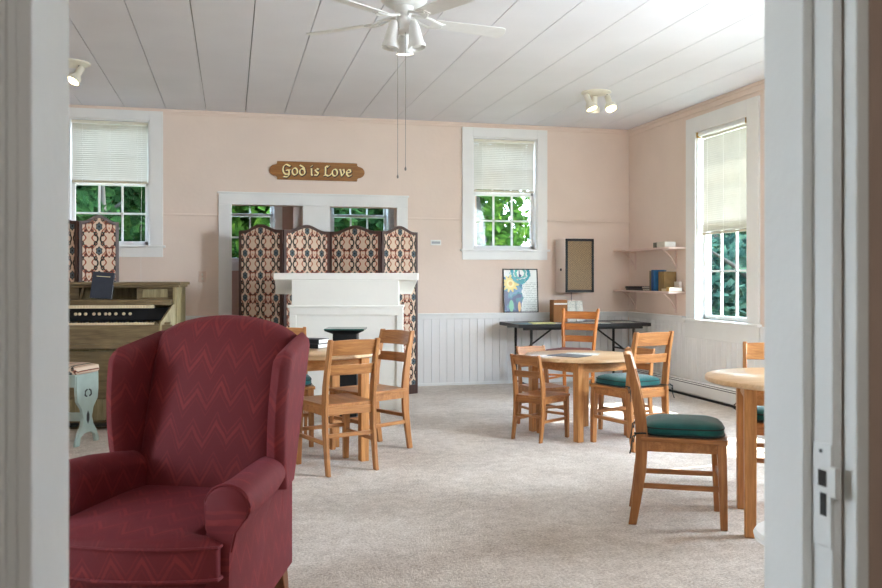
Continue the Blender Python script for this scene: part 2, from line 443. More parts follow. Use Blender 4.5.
# ------------------------------------------------------------------ windows and blinds
def window(n, loc, rz, w, z0, z1, cw=0.13, zm=None, deep=TW, apron=True, cols=3, cas=None):
    """local x along the wall, y outwards, z up; origin on the inner wall face"""
    h = w/2; zm = zm or (z0+z1)/2
    m = MB()
    m.box((-h-cw, -0.022, z0-0.0), (-h, 0, z1+cw*0.85)); m.box((h, -0.022, z0-0.0), (h+cw, 0, z1+cw*0.85)); m.box((-h, -0.022, z1), (h, 0, z1+cw*0.85))
    m.box((-h, 0, z0), (-h+0.016, deep, z1)); m.box((h-0.016, 0, z0), (h, deep, z1)); m.box((-h, 0, z1-0.016), (h, deep, z1))
    root = struct(m.build('window_%d' % n, WHITE, bevel=0.003, smooth=False)); root.location = loc; root.rotation_euler = (0, 0, rz)
    m = MB(); m.box((-h-cw-0.025, -0.055, z0-0.025), (h+cw+0.025, deep+0.03, z0)); m.build('sill', WHITE, root, bevel=0.004, smooth=False)
    if apron:
        m = MB(); m.box((-h-cw, -0.02, z0-0.125), (h+cw, 0, z0-0.025)); m.build('apron', WHITE, root, bevel=0.003, smooth=False)
    def sash(a, b, y):
        s = MB(); g = 0.038; i0, i1 = -h+0.016, h-0.016
        s.box((i0, y, a), (i0+g, y+0.034, b)); s.box((i1-g, y, a), (i1, y+0.034, b))
        s.box((i0, y, a), (i1, y+0.034, a+g+0.006)); s.box((i0, y, b-g), (i1, y+0.034, b))
        for k in range(1, cols):
            xx = i0+g+(i1-i0-2*g)*k/cols; s.box((xx-0.010, y+0.004, a+g), (xx+0.010, y+0.030, b-g))
        zz = (a+b)/2; s.box((i0+g, y+0.004, zz-0.010), (i1-g, y+0.030, zz+0.010))
        o = s.build('sash', WHITE, root, bevel=0.002, seg=1, smooth=False)
        q = MB(); q.box((i0+g-0.004, y+0.016, a+g-0.004), (i1-g+0.004, y+0.019, b-g+0.004)); q.build('glass', GLASS, root, smooth=False)
    sash(z0+0.001, zm+0.02, 0.072); sash(zm-0.02, z1-0.018, 0.110)
    return root
def blind(loc, rz, w, z1, z0, label, cord=0.0, cordx=0.4, tilt=66, y=0.035):
    root = thing('venetian_blind', label, 'blind', loc, rz, None)
    h = w/2
    m = MB(); m.box((-h, y-0.014, z1-0.028), (h, y+0.016, z1)); m.build('headrail', CREAM, root, bevel=0.002)
    m = MB(); z = z1-0.045; s = MB()
    while z > z0+0.03:
        M = Matrix.Translation((0, y, z)) @ Matrix.Rotation(R(tilt), 4, 'X')
        n = 4; r0 = []; r1 = []
        for k in range(n+1):
            t = -1+2*k/n; dz = 0.0018*(1-t*t)
            r0.append(M @ Vector((-h+0.004, t*0.0125, dz))); r1.append(M @ Vector((h-0.004, t*0.0125, dz)))
        m.loft([r0, r1], cap=False, closed=False); z -= 0.0215
    m.build('slats', SLATM, root)
    m = MB(); m.box((-h+0.002, y-0.012, z0), (h-0.002, y+0.012, z0+0.022)); m.build('bottom_rail', plain('blind_rail', (196, 184, 160), 0.5), root, bevel=0.003)
    c = MB()
    for xx in (-h*0.72, 0, h*0.72):
        c.tube([(xx, y-0.013, z1-0.03), (xx, y-0.013, z0+0.01)], 0.0011, 5)
    if cord:
        c.tube([(cordx, y-0.02, z1-0.03), (cordx, y-0.02, z0), (cordx, -0.062, 1.57), (cordx, -0.062, cord)], 0.0013, 5)
        c.lathe([(0.003, cord-0.03), (0.006, cord-0.012), (0.002, cord)], 8, Matrix.Translation((cordx, -0.062, 0)))
    c.build('lift_cord', PLASTIC, root)
    return root
def cen(w): return (w[0]+w[1])/2
window(1, (cen(W1), YB, 0), 0, W1[1]-W1[0], W1[2], W1[3], 0.135, 2.262)
window(2, (cen(W2), YB, 0), 0, W2[1]-W2[0], W2[2], W2[3], 0.128, 2.25)
for i, w in enumerate((W3, W4, W5)):
    window(3+i, (XR, cen(w), 0), -PI/2, w[1]-w[0], w[2], w[3], 0.19, 1.80)
for i, w in enumerate(FILL_LW):
    window(6+i, (XL, cen(w), 0), PI/2, w[1]-w[0], w[2], w[3], 0.17, 1.80)
window(9, (cen(AW1), PY, 0), 0, AW1[1]-AW1[0], AW1[2], AW1[3], 0.10, 2.08, 0.12)
window(10, (cen(AW2), PY, 0), 0, AW2[1]-AW2[0], AW2[2], AW2[3], 0.10, 2.09, 0.12)
blind((cen(W1), YB, 0), 0, 0.765, W1[3]-0.02, 2.262, 'cream venetian blind half lowered in the window behind the organ', 1.12, 0.32)
blind((cen(W2), YB, 0), 0, 0.755, W2[3]-0.02, 2.268, 'white venetian blind half lowered in the back-wall window above the leaning poster', 0.90, 0.23)
blind((XR, cen(W3), 0), -PI/2, 0.80, W3[3]-0.05, 1.70, 'sunlit venetian blind half lowered in the tall window beside the shelves', 0, 0.3, -76)
blind((XR, cen(W4), 0), -PI/2, 0.75, W4[3]-0.05, 1.62, 'sunlit venetian blind hidden behind the right door jamb', 0, 0.3, -66)
rs = thing('roller_shade', 'white rolled-up shade with a brass bracket atop the tall right-hand window', 'shade', (XR, cen(W3), W3[3]-0.03), -PI/2)
m = MB(); m.tube([(-0.42, 0.008, 0), (0.42, 0.008, 0)], 0.021, 16); m.build('roll', PLASTIC, rs)
for sx in (-1, 1):
    m = MB(); m.box((sx*0.437-0.006, -0.018, -0.03), (sx*0.437+0.006, 0.03, 0.025)); m.build('bracket', BRASS, rs, bevel=0.002)
mb = MB(); mb.box((XR+TW, -1, 3.12), (XR+TW+0.5, 11.9, 3.24)); struct(mb.build('eave', WHITE, smooth=False))
# panelled apron below the tall window
moulding('trim_10', [((XR-0.022, 6.94, 0.62), (XR-0.014, 8.262, 0.795))])

# ------------------------------------------------------------------ baseboard heater
bh = thing('baseboard_heater', 'long white baseboard heater along the right wall', 'heater', (XR-0.016, 0, 0))
m = MB(); m.prism([(0, 0.03), (-0.012, 0.172), (-0.05, 0.168), (-0.062, 0.135), (-0.062, 0.035), (-0.04, 0.022)], 1.2, 9.45, 'y'); m.build('cover', WHITE, bh, bevel=0.002)
m = MB(); m.box((-0.0535, 1.25, 0.156), (-0.045, 9.4, 0.163)); m.box((-0.0605, 1.25, 0.139), (-0.05, 9.4, 0.1455)); m.build('vent_slot', BLACKM, bh)
m = MB(); m.box((-0.05, 1.2, 0.0), (-0.005, 9.45, 0.022)); m.build('fin_gap', BLACKM, bh)
wl = MB(); wl.tube([(4.66, 7.19+0.0, 0.06), (4.63, 7.17, 0.05), (4.61, 7.15, 0.02), (4.62, 7.11, 0.008), (4.65, 7.09, 0.02), (4.665, 7.13, 0.05), (4.655, 7.16, 0.06)], 0.005, 6)
tag(wl.build('cable_loop', BLACK), 'small black cable loop on the carpet against the heater', 'cable')

# ------------------------------------------------------------------ library chairs
def chair_proto(s, label, name='oak_chair'):
    root = thing(name, label, 'chair')
    def sc(p): return tuple(q*s for q in p)
    t = MB()  # scooped seat
    nx, ny = 10, 10; top = []; 
    def outl(u, v):
        wv = 0.185 + 0.022*(v*0.5+0.5)
        return (u*wv, -0.205+0.43*(v*0.5+0.5) - 0.012*u*u*(1 if v > 0 else 0)*(v))
    rows_t = []; rows_b = []
    for j in range(ny+1):
        v = -1+2*j/ny
        rt = []; rb = []
        for i in range(nx+1):
            u = -1+2*i/nx; x_, y_ = outl(u, v)
            dip = 0.010*max(0, 1-u*u)*max(0, 1-v*v)
            rt.append(sc((x_, y_, 0.448-dip))); rb.append(sc((x_, y_, 0.424)))
        rows_t.append(rt); rows_b.append(rb)
    vs = [p for r in rows_t for p in r] + [p for r in rows_b for p in r]; n = nx+1; o = n*(ny+1); fs = []
    for j in range(ny):
        for i in range(nx):
            a = j*n+i; fs.append((a, a+1, a+n+1, a+n)); fs.append((o+a, o+a+n, o+a+n+1, o+a+1))
    for j in range(ny):
        a = j*n; fs.append((a, a+n, o+a+n, o+a)); a = j*n+nx; fs.append((a, o+a, o+a+n, a+n))
    for i in range(nx):
        a = i; fs.append((a, o+a, o+a+1, a+1)); a = ny*n+i; fs.append((a, a+1, o+a+1, o+a))
    t.add(vs, fs); t.build('seat', OAKY, root, bevel=0.004*s)
    for sx in (-1, 1):   # rear legs run up into the back posts
        path = [(-0.245, 0.0), (-0.225, 0.12), (-0.203, 0.28), (-0.197, 0.44), (-0.208, 0.56), (-0.235, 0.71), (-0.272, 0.862)]
        wid = [0.040, 0.045, 0.054, 0.060, 0.056, 0.046, 0.036]
        rings = []
        for (y_, z_), w_ in zip(path, wid):
            xx = sx*(0.172 - (0.004 if z_ > 0.7 else 0))
            rings.append([sc(p) for p in ((xx-0.012, y_-w_/2, z_), (xx+0.012, y_-w_/2, z_), (xx+0.012, y_+w_/2, z_), (xx-0.012, y_+w_/2, z_))])
        b_ = MB(); b_.loft(rings); b_.build('leg', OAKZ, root, bevel=0.004*s)
    for sx in (-1, 1):
        b_ = MB(); rings = []
        for z_, w_, y_ in ((0.0, 0.034, 0.198), (0.20, 0.040, 0.193), (0.425, 0.046, 0.186)):
            xx = sx*(0.178 - 0.004*(z_ > 0.4))
            rings.append([sc((xx+a*w_/2, y_+c*w_/2, z_)) for a, c in ((-1,-1),(1,-1),(1,1),(-1,1))])
        b_.loft(rings); b_.build('leg', OAKZ, root, bevel=0.003*s)
    b_ = MB()
    b_.box(sc((-0.162, 0.178, 0.375)), sc((0.162, 0.198, 0.425))); b_.box(sc((-0.162, -0.21, 0.375)), sc((0.162, -0.19, 0.425)))
    for sx in (-1, 1): b_.bar(sc((sx*0.172, -0.185, 0.40)), sc((sx*0.176, 0.175, 0.40)), 0.020*s, 0.05*s)
    b_.build('seat_frame', OAKX, root, bevel=0.002*s)
    def slat(zc, hh, yb, bow):
        rings = []
        for k in range(9):
            u = -1+2*k/8; x_ = u*0.165; y_ = yb - bow*(1-u*u)
            a = 0.36 if zc > 0.7 else 0.26
            zt = hh/2; 
            top_ = zc+zt+(0.006*(1-u*u) if zc > 0.7 else 0)
            rings.append([sc((x_, y_-0.009+a*zt, zc-zt)), sc((x_, y_+0.009+a*zt-0.002, zc-zt)), sc((x_, y_+0.009-a*zt, top_)), sc((x_, y_-0.009-a*zt, top_))])
        b_ = MB(); b_.loft(rings); b_.build('back_slat', OAKX, root, bevel=0.003*s)
    slat(0.805, 0.096, -0.247, 0.022); slat(0.665, 0.066, -0.222, 0.020)
    def str_(p, q, w_=0.018, h_=0.026):
        b_ = MB(); b_.bar(sc(p), sc(q), w_*s, h_*s); b_.build('stretcher', OAKY if abs(p[1]-q[1]) > 0.1 else OAKX, root, bevel=0.003*s)
    for sx in (-1, 1): str_((sx*0.170, -0.205, 0.20), (sx*0.176, 0.19, 0.20))
    str_((-0.16, -0.208, 0.245), (0.16, -0.208, 0.245)); str_((-0.165, 0.193, 0.235), (0.165, 0.193, 0.235))
    return root
big = chair_proto(1.0, None); small = chair_proto(0.77, None, 'small_oak_chair')
used = {}
def place_chair(proto, x, y, deg, label, group):
    o = proto if id(proto) not in used else copy_tree(proto)
    used[id(proto)] = 1
    o.location = (x, y, 0); o.rotation_euler = (0, 0, R(deg)); tag(o, label, 'chair', group)
    return o
G1 = 'oak library chairs'; G2 = 'low oak chairs around the low table'
cA = place_chair(big, 0.673, 5.66, 19.7, 'oak slat-back chair seen from behind, close beside the burgundy armchair', G1)
cB = place_chair(big, 0.979, 6.165, 119.7, 'oak chair turned side-on in front of the white mantel', G1)
cE = place_chair(big, 2.276, 4.012, 243.3, 'oak chair in profile with a thick green cushion, nearest in the room', G1)
cF = place_chair(big, 2.905, 5.881, 15.1, 'oak chair with a teal cushion at the right of the centre table', G1)
cI = place_chair(big, 3.04, 4.29, 146.8, 'oak chair half hidden by the right door jamb, behind the right-hand table', G1)
cJ = place_chair(big, 0.40, 6.56, 180, 'oak chair mostly hidden behind the burgundy armchair wing', G1)
place_chair(small, 2.359, 6.288, 302.9, 'low oak chair without cushion at the left front of the centre table', G2)
place_chair(small, 2.557, 6.775, 190.5, 'low oak chair facing the camera behind the left side of the centre table', G2)
place_chair(small, 3.163, 6.468, 116.8, 'low oak chair seen behind the back slats of the cushioned chair', G2)

def cushion(ch, label, s=1.0, first=[None]):
    if first[0] is None:
        root = thing('seat_cushion', label, 'cushion')
        def ring(k, z, n=40):
            pts = []
            for i in range(n):
                a = 2*PI*i/n; c, q = math.cos(a), math.sin(a); e = 0.42
                pts.append((k*0.186*math.copysign(abs(c)**e, c), 0.012 + k*0.196*math.copysign(abs(q)**e, q), z))
            return pts
        m = MB(); m.loft([ring(0.90, 0.449), ring(0.985, 0.455), ring(1.01, 0.472), ring(1.0, 0.492), ring(0.95, 0.506), ring(0.78, 0.518), ring(0.4, 0.527), ring(0.1, 0.529)])
        m.build('pad', CUSH, root, ang=60)
        m = MB(); m.tube(ring(1.008, 0.458) + ring(1.008, 0.458)[:1], 0.0045, 6); m.tube(ring(1.005, 0.492) + ring(1.005, 0.492)[:1], 0.0035, 6); m.build('piping', PIPE, root)
        for sx in (-1, 1):
            m = MB(); pts = [(sx*0.17, -0.17, 0.462), (sx*0.192, -0.185, 0.468), (sx*0.195, -0.232, 0.466), (sx*0.17, -0.236, 0.462), (sx*0.145, -0.225, 0.462), (sx*0.146, -0.18, 0.462)]
            m.tube(pts, 0.0045, 6); m.tube([(sx*0.192, -0.22, 0.467), (sx*0.205, -0.245, 0.45), (sx*0.20, -0.25, 0.40), (sx*0.208, -0.258, 0.365)], 0.0035, 6)
            m.tube([(sx*0.195, -0.222, 0.467), (sx*0.215, -0.235, 0.455), (sx*0.212, -0.24, 0.425), (sx*0.198, -0.238, 0.44)], 0.0035, 6)
            m.build('tie', PIPE, root)
        first[0] = root; o = root
    else: o = copy_tree(first[0])
    o.location = ch.location + Vector((0, 0, 0.0)); o.rotation_euler = ch.rotation_euler
    return tag(o, label, 'cushion', 'green tie-on seat cushions')
cushion(cE, 'thick dark green cushion on the nearest oak chair')
cushion(cF, 'teal green cushion on the chair at the centre table')
cushion(cI, 'green cushion just showing beside the right door jamb')
cushion(cJ, 'green cushion corner peeking out past the burgundy armchair wing')

# ------------------------------------------------------------------ round tables
def round_table(label, cx_, cy_, h, r, legs, lw):
    root = thing('round_table', label, 'table', (cx_, cy_, 0), 0, 'round oak tables')
    m = MB(); m.lathe([(r-0.006, h-0.027), (r, h-0.022), (r, h-0.006), (r-0.006, h)], 72); m.build('tabletop', TOPM, root, ang=50)
    L = [Vector((x-cx_, y-cy_, 0)) for x, y in legs]
    a = MB()
    for i in range(4):
        p, q = L[i], L[(i+1) % 4]; d = (q-p).normalized()
        z = h-0.027-0.042
        a.bar((p.x, p.y, z), (q.x, q.y, z), 0.022, 0.084)
    a.build('apron', TABX, root, bevel=0.002)
    for i in range(4):
        p = L[i]; ang = math.atan2(p.y, p.x)+PI/4
        e0 = (L[(i+1) % 4]-p).normalized(); ang = math.atan2(e0.y, e0.x)
        M = Matrix.Translation(p) @ Matrix.Rotation(ang, 4, 'Z')
        m = MB(); rings = []
        for z, w in ((0, lw*0.92), (h-0.12, lw), (h-0.028, lw)):
            rings.append([M @ Vector((a_*w/2, b_*w/2, z)) for a_, b_ in ((-1,-1),(1,-1),(1,1),(-1,1))])
        m.loft(rings); m.build('leg', TABZ, root, bevel=0.004)
    return root
round_table('round oak table with two black books beside the burgundy armchair', 0.55, 5.98, 0.745, 0.475, [(0.881, 5.787), (0.744, 6.31), (0.224, 6.173), (0.361, 5.65)], 0.062)
round_table('low round table in the centre with papers on it', 2.731, 6.378, 0.634, 0.452, [(2.572, 6.054), (2.40, 6.578), (2.892, 6.692), (3.062, 6.200)], 0.062)
round_table('round oak table cut off by the right door jamb', 2.815, 3.76, 0.747, 0.472, [(2.436, 3.640), (2.697, 4.104), (3.164, 3.88), (2.904, 3.416)], 0.058)

# ------------------------------------------------------------------ ladder-back chair
lc = thing('ladder_back_chair', 'orange pine ladder-back chair with a dark red seat at the folding table', 'chair', (3.47, 8.34, 0), R(137))
for sx in (-1, 1):
    m = MB(); rings = []
    for z, y, x_ in ((0, -0.20, 0.155), (0.45, -0.19, 0.165), (0.7, -0.215, 0.18), (0.90, -0.262, 0.195), (0.925, -0.266, 0.197)):
        w = 0.020 if z < 0.92 else 0.012
        rings.append([(sx*x_+w*math.cos(2*PI*k/10), y+w*math.sin(2*PI*k/10), z) for k in range(10)])
    m.loft(rings); m.build('leg', PINEZ, lc)
    m = MB(); m.tube([(sx*0.215, 0.21, 0), (sx*0.215, 0.21, 0.46)], 0.02, 10); m.build('leg', PINEZ, lc)
    m = MB(); m.tube([(sx*0.16, -0.19, 0.2), (sx*0.215, 0.21, 0.2)], 0.011, 8); m.build('stretcher', PINEX, lc)
for z, hh in ((0.85, 0.08), (0.725, 0.07), (0.60, 0.066)):
    m = MB(); rings = []
    w = 0.165+0.03*(z-0.45)/0.45
    for k in range(9):
        u = -1+2*k/8; y = -0.20-(z-0.5)*0.17-0.02*(1-u*u)
        rings.append([(u*w, y-0.007, z-hh/2), (u*w, y+0.007, z-hh/2), (u*w, y+0.007-0.012, z+hh/2), (u*w, y-0.007-0.012, z+hh/2)])
    m.loft(rings); m.build('back_slat', PINEX, lc, bevel=0.003)
m = MB(); m.prism([(-0.165, -0.19), (0.165, -0.19), (0.225, 0.22), (-0.225, 0.22)], 0.42, 0.455, 'z'); m.build('seat_frame', PINEX, lc, bevel=0.006)
m = MB(); m.prism([(-0.16, -0.16), (0.16, -0.16), (0.22, 0.225), (-0.22, 0.225)], 0.456, 0.51, 'z')
m.build('seat', paint('dark_red_vinyl', (112, 58, 58), 0.5, 8, 8, 0.1), lc, bevel=0.018, seg=4)
m = MB(); m.tube([(-0.215, 0.21, 0.25), (0.215, 0.21, 0.25)], 0.011, 8); m.build('stretcher', PINEX, lc)

# ------------------------------------------------------------------ folding table and what is on it
ft = thing('folding_table', 'long dark folding table against the back wall', 'table', (3.86, 9.22, 0))
m = MB(); m.box((-0.79, -0.35, 0.715), (0.79, 0.335, 0.735)); m.build('tabletop', TABLED, ft, bevel=0.004)
m = MB(); m.box((-0.795, -0.356, 0.700), (0.795, -0.349, 0.738)); m.box((-0.795, 0.336, 0.700), (0.795, 0.342, 0.738)); m.box((-0.797, -0.35, 0.700), (-0.790, 0.336, 0.738)); m.box((0.790, -0.35, 0.700), (0.797, 0.336, 0.738))
m.box((-0.72, -0.30, 0.672), (0.72, -0.275, 0.714)); m.box((-0.72, 0.26, 0.672), (0.72, 0.285, 0.714)); m.build('edge_band', BLACKM, ft, bevel=0.002)
for sx in (-1, 1):
    for sy in (-0.27, 0.26):
        m = MB(); m.tube([(sx*0.62, sy, 0), (sx*0.62, sy, 0.70)], 0.015, 8); m.build('leg', BLACKM, ft)
    m = MB(); m.tube([(sx*0.62, -0.27, 0.05), (sx*0.62, 0.26, 0.05)], 0.011, 8); m.tube([(sx*0.62, -0.005, 0.42), (sx*0.24, -0.005, 0.69)], 0.010, 8); m.tube([(sx*0.62, -0.27, 0.42), (sx*0.62, 0.26, 0.42)], 0.010, 8); m.build('brace', BLACKM, ft)
def slab(name, label, cat, x, y, z, w, d, h, rz, m1, group=None, rx=0):
    m = MB(); m.box((-w/2, -d/2, 0), (w/2, d/2, h)); o = m.build(name, m1, bevel=min(0.002, h*0.3))
    o.location = (x, y, z); o.rotation_euler = (rx, 0, rz); return tag(o, label, cat, group)
def striped(name, bg, fg, k=90, axis='y', gate=True):
    """paper with rows of grey type"""
    m, t, b = new_mat(name); v, x, y, z = coords(t)
    a = {'x': x, 'y': y, 'z': z}[axis]
    rows = (a*k).fract().lt(0.4); n = noise(t, v, 55, 2).gt(0.45)
    t.links.new(mix(t, rows*n*0.55, bg, fg), b.inputs['Base Color']); b.inputs['Roughness'].default_value = 0.65
    return m
PRINT = striped('printed_sheet', (236, 234, 226), (130, 130, 128)); YEL = striped('yellow_sheet', (226, 220, 150), (150, 150, 110)); BLU = paint('blue_booklet', (120, 146, 158), 0.6, 20, 20)
TZ = 0.7355
slab('booklet', 'pale blue booklet at the left end of the folding table', 'booklet', 3.22, 9.07, TZ, 0.15, 0.21, 0.004, R(12), BLU)
slab('yellow_pad', 'yellow printed sheets near the left end of the folding table', 'paper', 3.40, 9.05, TZ, 0.26, 0.20, 0.012, R(-6), YEL)
slab('white_sheet', 'white sheet lying just left of the brown card box', 'paper', 3.59, 9.10, TZ, 0.10, 0.19, 0.002, R(8), PRINT)
slab('white_sheet', 'white sheets behind the ladder-back chair on the folding table', 'paper', 4.06, 9.06, TZ, 0.21, 0.28, 0.004, R(20), PRINT)
slab('white_sheet', 'white sheet alone near the right end of the folding table', 'paper', 4.42, 9.12, TZ, 0.24, 0.2, 0.002, R(-15), PRINT)
cb = thing('card_box', 'brown card file box standing on the folding table', 'box', (3.722, 9.35, TZ), R(2))
m = MB(); m.box((-0.088, -0.06, 0), (0.088, 0.06, 0.26)); m.build('body', CARD, cb, bevel=0.003)
m = MB(); m.box((-0.082, -0.0615, 0.205), (0.082, -0.0595, 0.222)); m.build('white_strip', PAGES, cb)
br = striped('brochure_print', (228, 226, 214), (120, 126, 122), 60, 'z')
for x, y, w, lb in ((3.875, 9.36, 0.135, 'white brochure standing beside the brown card box'), (3.995, 9.37, 0.085, 'narrow white leaflet standing right of the wider brochure')):
    m = MB(); m.box((-w/2, -0.012, 0), (w/2, 0.012, 0.245)); o = m.build('brochure', br, bevel=0.002); o.location = (x, y, TZ); o.rotation_euler = (R(-6), 0, 0); tag(o, lb, 'brochure', 'standing brochures')

# poster leaning on the ledge
def poster_mat():
    m, t, b = new_mat('sun_and_waves_print'); v, x, y, z = coords(t)
    wb = noise(t, v, 9, 3)*0.16 - 0.08; wc = noise(t, v, 22, 3)*0.08-0.04
    edge = x + wb*1.0 + (z - 0.25)*(z - 0.25)*0.5
    text_side = edge.gt(0.02)
    sw = ((x*9.0 + z*14.0 + noise(t, v, 7, 3)*9.0).sin())
    blue = ramp(t, sw*0.5+0.5, [(0.0, (24, 58, 104)), (0.45, (44, 96, 140)), (0.6, (24, 118, 124)), (0.8, (96, 140, 168))], 'CONSTANT')
    rows = (z*46.0).fract().lt(0.42)*noise(t, v, 60, 2).gt(0.45)*x.gt(0.03)*z.lt(0.36)
    white = mix(t, rows*0.6, (226, 232, 226), (120, 132, 128))
    c = mix(t, text_side, blue, white)
    dx = x + 0.125; dz = z - 0.345; rr = (dx*dx + dz*dz).sqrt(); an = dz.atan2(dx)
    ray = rr + (an*11.0).sin()*0.018
    c = mix(t, z.gt(0.425)*x.lt(-0.02), c, (226, 232, 226))
    c = mix(t, ray.lt(0.09), c, (236, 214, 120)); c = mix(t, rr.lt(0.045), c, (244, 228, 150)); c = mix(t, rr.lt(0.024), c, (220, 180, 90))
    ax = x - 0.0; az = z - 0.47; ar = (ax*ax + az*az).sqrt() + wc
    c = mix(t, (ar - 0.105).abs().lt(0.024), c, (40, 150, 160)); c = mix(t, (ar - 0.06).abs().lt(0.012), c, (60, 170, 160))
    gx = x + 0.12; gz = z - 0.08; c = mix(t, (gx*gx*6.0 + gz*gz).sqrt().lt(0.07), c, (96, 180, 140))
    gx = x + 0.02; gz = z - 0.07; c = mix(t, (gx*gx*10.0 + gz*gz).sqrt().lt(0.06), c, (232, 186, 120))
    t.links.new(c, b.inputs['Base Color']); b.inputs['Roughness'].default_value = 0.25
    return m
po = thing('framed_poster', 'framed sun and blue waves poster leaning on the wainscot ledge', 'poster', (3.342, YB-0.052, ZW+0.0225), 0)
po.rotation_euler = (R(-4.5), 0, 0)
PW, PH = 0.435, 0.52
m = MB(); m.box((-PW/2+0.008, 0.002, 0.008), (PW/2-0.008, 0.009, PH-0.008)); m.build('print', poster_mat(), po)
m = MB()
for a, c in (((-PW/2, -0.004, 0), (-PW/2+0.012, 0.012, PH)), ((PW/2-0.012, -0.004, 0), (PW/2, 0.012, PH)), ((-PW/2, -0.004, 0), (PW/2, 0.012, 0.012)), ((-PW/2, -0.004, PH-0.012), (PW/2, 0.012, PH))): m.box(a, c)
m.build('frame', BLACKM, po, bevel=0.001)

# wall speaker
def grille_mat():
    m, t, b = new_mat('grille_cloth'); v, x, y, z = coords(t)
    a = ((x+z)*48.0).fract() - 0.5; c = ((x-z)*48.0).fract() - 0.5
    d = (a.abs()).max(c.abs())
    t.links.new(mix(t, d.gt(0.33), (70, 54, 38), (166, 136, 96)), b.inputs['Base Color']); b.inputs['Roughness'].default_value = 0.6
    bump(t, b, d, 0.4, 0.003); return m
ws = thing('wall_speaker', 'white wall-mounted loudspeaker with a gold grille', 'speaker', (3.972, YB-0.003, 1.078))
m = MB(); m.box((-0.182, -0.307, 0), (0.182, 0, 0.637)); m.build('cabinet', paint('speaker_enamel', (226, 208, 196), 0.45, 4, 3, 0.03), ws, bevel=0.01, seg=3)
m = MB(); m.box((-0.150, -0.314, 0.032), (0.150, -0.308, 0.605)); m.build('grille', grille_mat(), ws)
m = MB()
for a, c in (((-0.178, -0.320, 0.004), (-0.150, -0.3075, 0.633)), ((0.150, -0.320, 0.004), (0.178, -0.3075, 0.633)), ((-0.178, -0.320, 0.004), (0.178, -0.3075, 0.034)), ((-0.178, -0.320, 0.603), (0.178, -0.3075, 0.633))): m.box(a, c)
m.build('grille_frame', BLACK, ws, bevel=0.003)
m = MB(); M = Matrix.Translation((-0.182, -0.19, 0.27)) @ Matrix.Rotation(-PI/2, 4, 'Y'); m.lathe([(0.016, -0.001), (0.016, 0.008), (0.009, 0.012)], 12, M); m.build('knob', BLACK, ws)
m = MB(); m.tube([(0.02, -0.012, 0.0), (0.02, -0.012, -0.12), (0.01, -0.012, -0.21), (0.0, -0.03, -0.34)], 0.003, 6); m.build('cable', BLACKM, ws)

# small wall things
o = slab('wall_plaque', 'small white plaque on the pink wall left of the back window', 'plaque', 2.311, YB-0.005, 1.630, 0.125, 0.008, 0.062, 0, PLASTIC)
m = MB(); m.box((-0.05, -0.0055, 0.018), (0.05, -0.0035, 0.045)); m.build('label_strip', plain('grey_label', (170, 172, 174), 0.5), o)
ou = thing('light_switch', 'cream light switch plate beside the cased doorway', 'switch', (-0.302, YB, 1.265))
m = MB(); m.box((-0.04, -0.006, -0.06), (0.04, -0.0005, 0.06)); m.build('plate', plain('switch_cream', (222, 196, 178), 0.5), ou, bevel=0.003)
for z in (-0.022, 0.022):
    m = MB(); m.box((-0.008, -0.013, z-0.012), (0.008, -0.006, z+0.012)); m.build('toggle', CREAM, ou, bevel=0.002)

# ------------------------------------------------------------------ corner shelves
def shelf(z, y0, label):
    root = thing('wall_shelf', label, 'shelf', (XR-0.001, y0, z), 0, 'pink corner shelves')
    L = YB-0.002-y0
    m = MB(); m.box((-0.215, 0, -0.02), (0, L, 0)); m.build('board', PINKB, root, bevel=0.003)
    for y in (0.22, L-0.18):
        m = MB(); m.box((-0.012, y-0.014, -0.24), (0, y+0.014, -0.02)); m.box((-0.17, y-0.014, -0.032), (-0.01, y+0.014, -0.02))
        m.tube([(-0.015, y, -0.19), (-0.07, y, -0.10), (-0.15, y, -0.035)], 0.008, 6); m.build('bracket', PINKB, root, bevel=0.002)
shelf(1.585, 8.264, 'upper pink shelf in the back corner')
shelf(1.105, 8.264, 'lower pink shelf in the back corner, full of books')
def book(x, y, z, w, d, h, rz, c, label, lying=False, group='books on the corner shelves', pg=True):
    """cover w x d x h with a paper block; spine towards -x"""
    root = thing('book', label, 'book', (x, y, z), rz, group)
    cv = paint('cover_%d_%d_%d' % c, c, 0.55, 6, 20, 0.03)
    m = MB()
    if lying:
        m.box((-w/2, -d/2, 0), (w/2, d/2, 0.003)); m.box((-w/2, -d/2, h-0.003), (w/2, d/2, h)); m.box((-w/2, -d/2, 0), (-w/2+0.004, d/2, h)); m.build('cover', cv, root, bevel=0.001)
        m = MB(); m.box((-w/2+0.004, -d/2+0.004, 0.003), (w/2-0.004, d/2-0.004, h-0.003)); m.build('pages', PAGES, root)
    else:
        m.box((-w/2, -d/2, 0), (w/2, -d/2+0.003, h)); m.box((-w/2, d/2-0.003, 0), (w/2, d/2, h)); m.box((-w/2, -d/2, 0), (-w/2+0.004, d/2, h)); m.build('cover', cv, root, bevel=0.001)
        m = MB(); m.box((-w/2+0.004, -d/2+0.003, 0.003), (w/2-0.006, d/2-0.003, h-0.004)); m.build('pages', PAGES, root)
    return root
SZ = 1.105+0.001; SX = XR-0.11
book(SX, 9.12, SZ, 0.16, 0.42, 0.022, 0, (70, 66, 64), 'grey book at the bottom of the flat dark pile on the lower shelf', True)
book(SX-0.005, 9.14, SZ+0.023, 0.15, 0.38, 0.024, R(3), (30, 30, 36), 'black book lying on top of the flat pile on the lower shelf', True)
book(SX-0.02, 8.70, SZ, 0.15, 0.03, 0.225, 0, (136, 118, 78), 'olive book standing left of the blue books')
book(SX-0.02, 8.655, SZ, 0.15, 0.032, 0.235, 0, (36, 72, 122), 'blue book standing next to the olive book')
book(SX-0.02, 8.618, SZ, 0.15, 0.028, 0.232, 0, (30, 88, 130), 'bright blue book standing against the brown one')
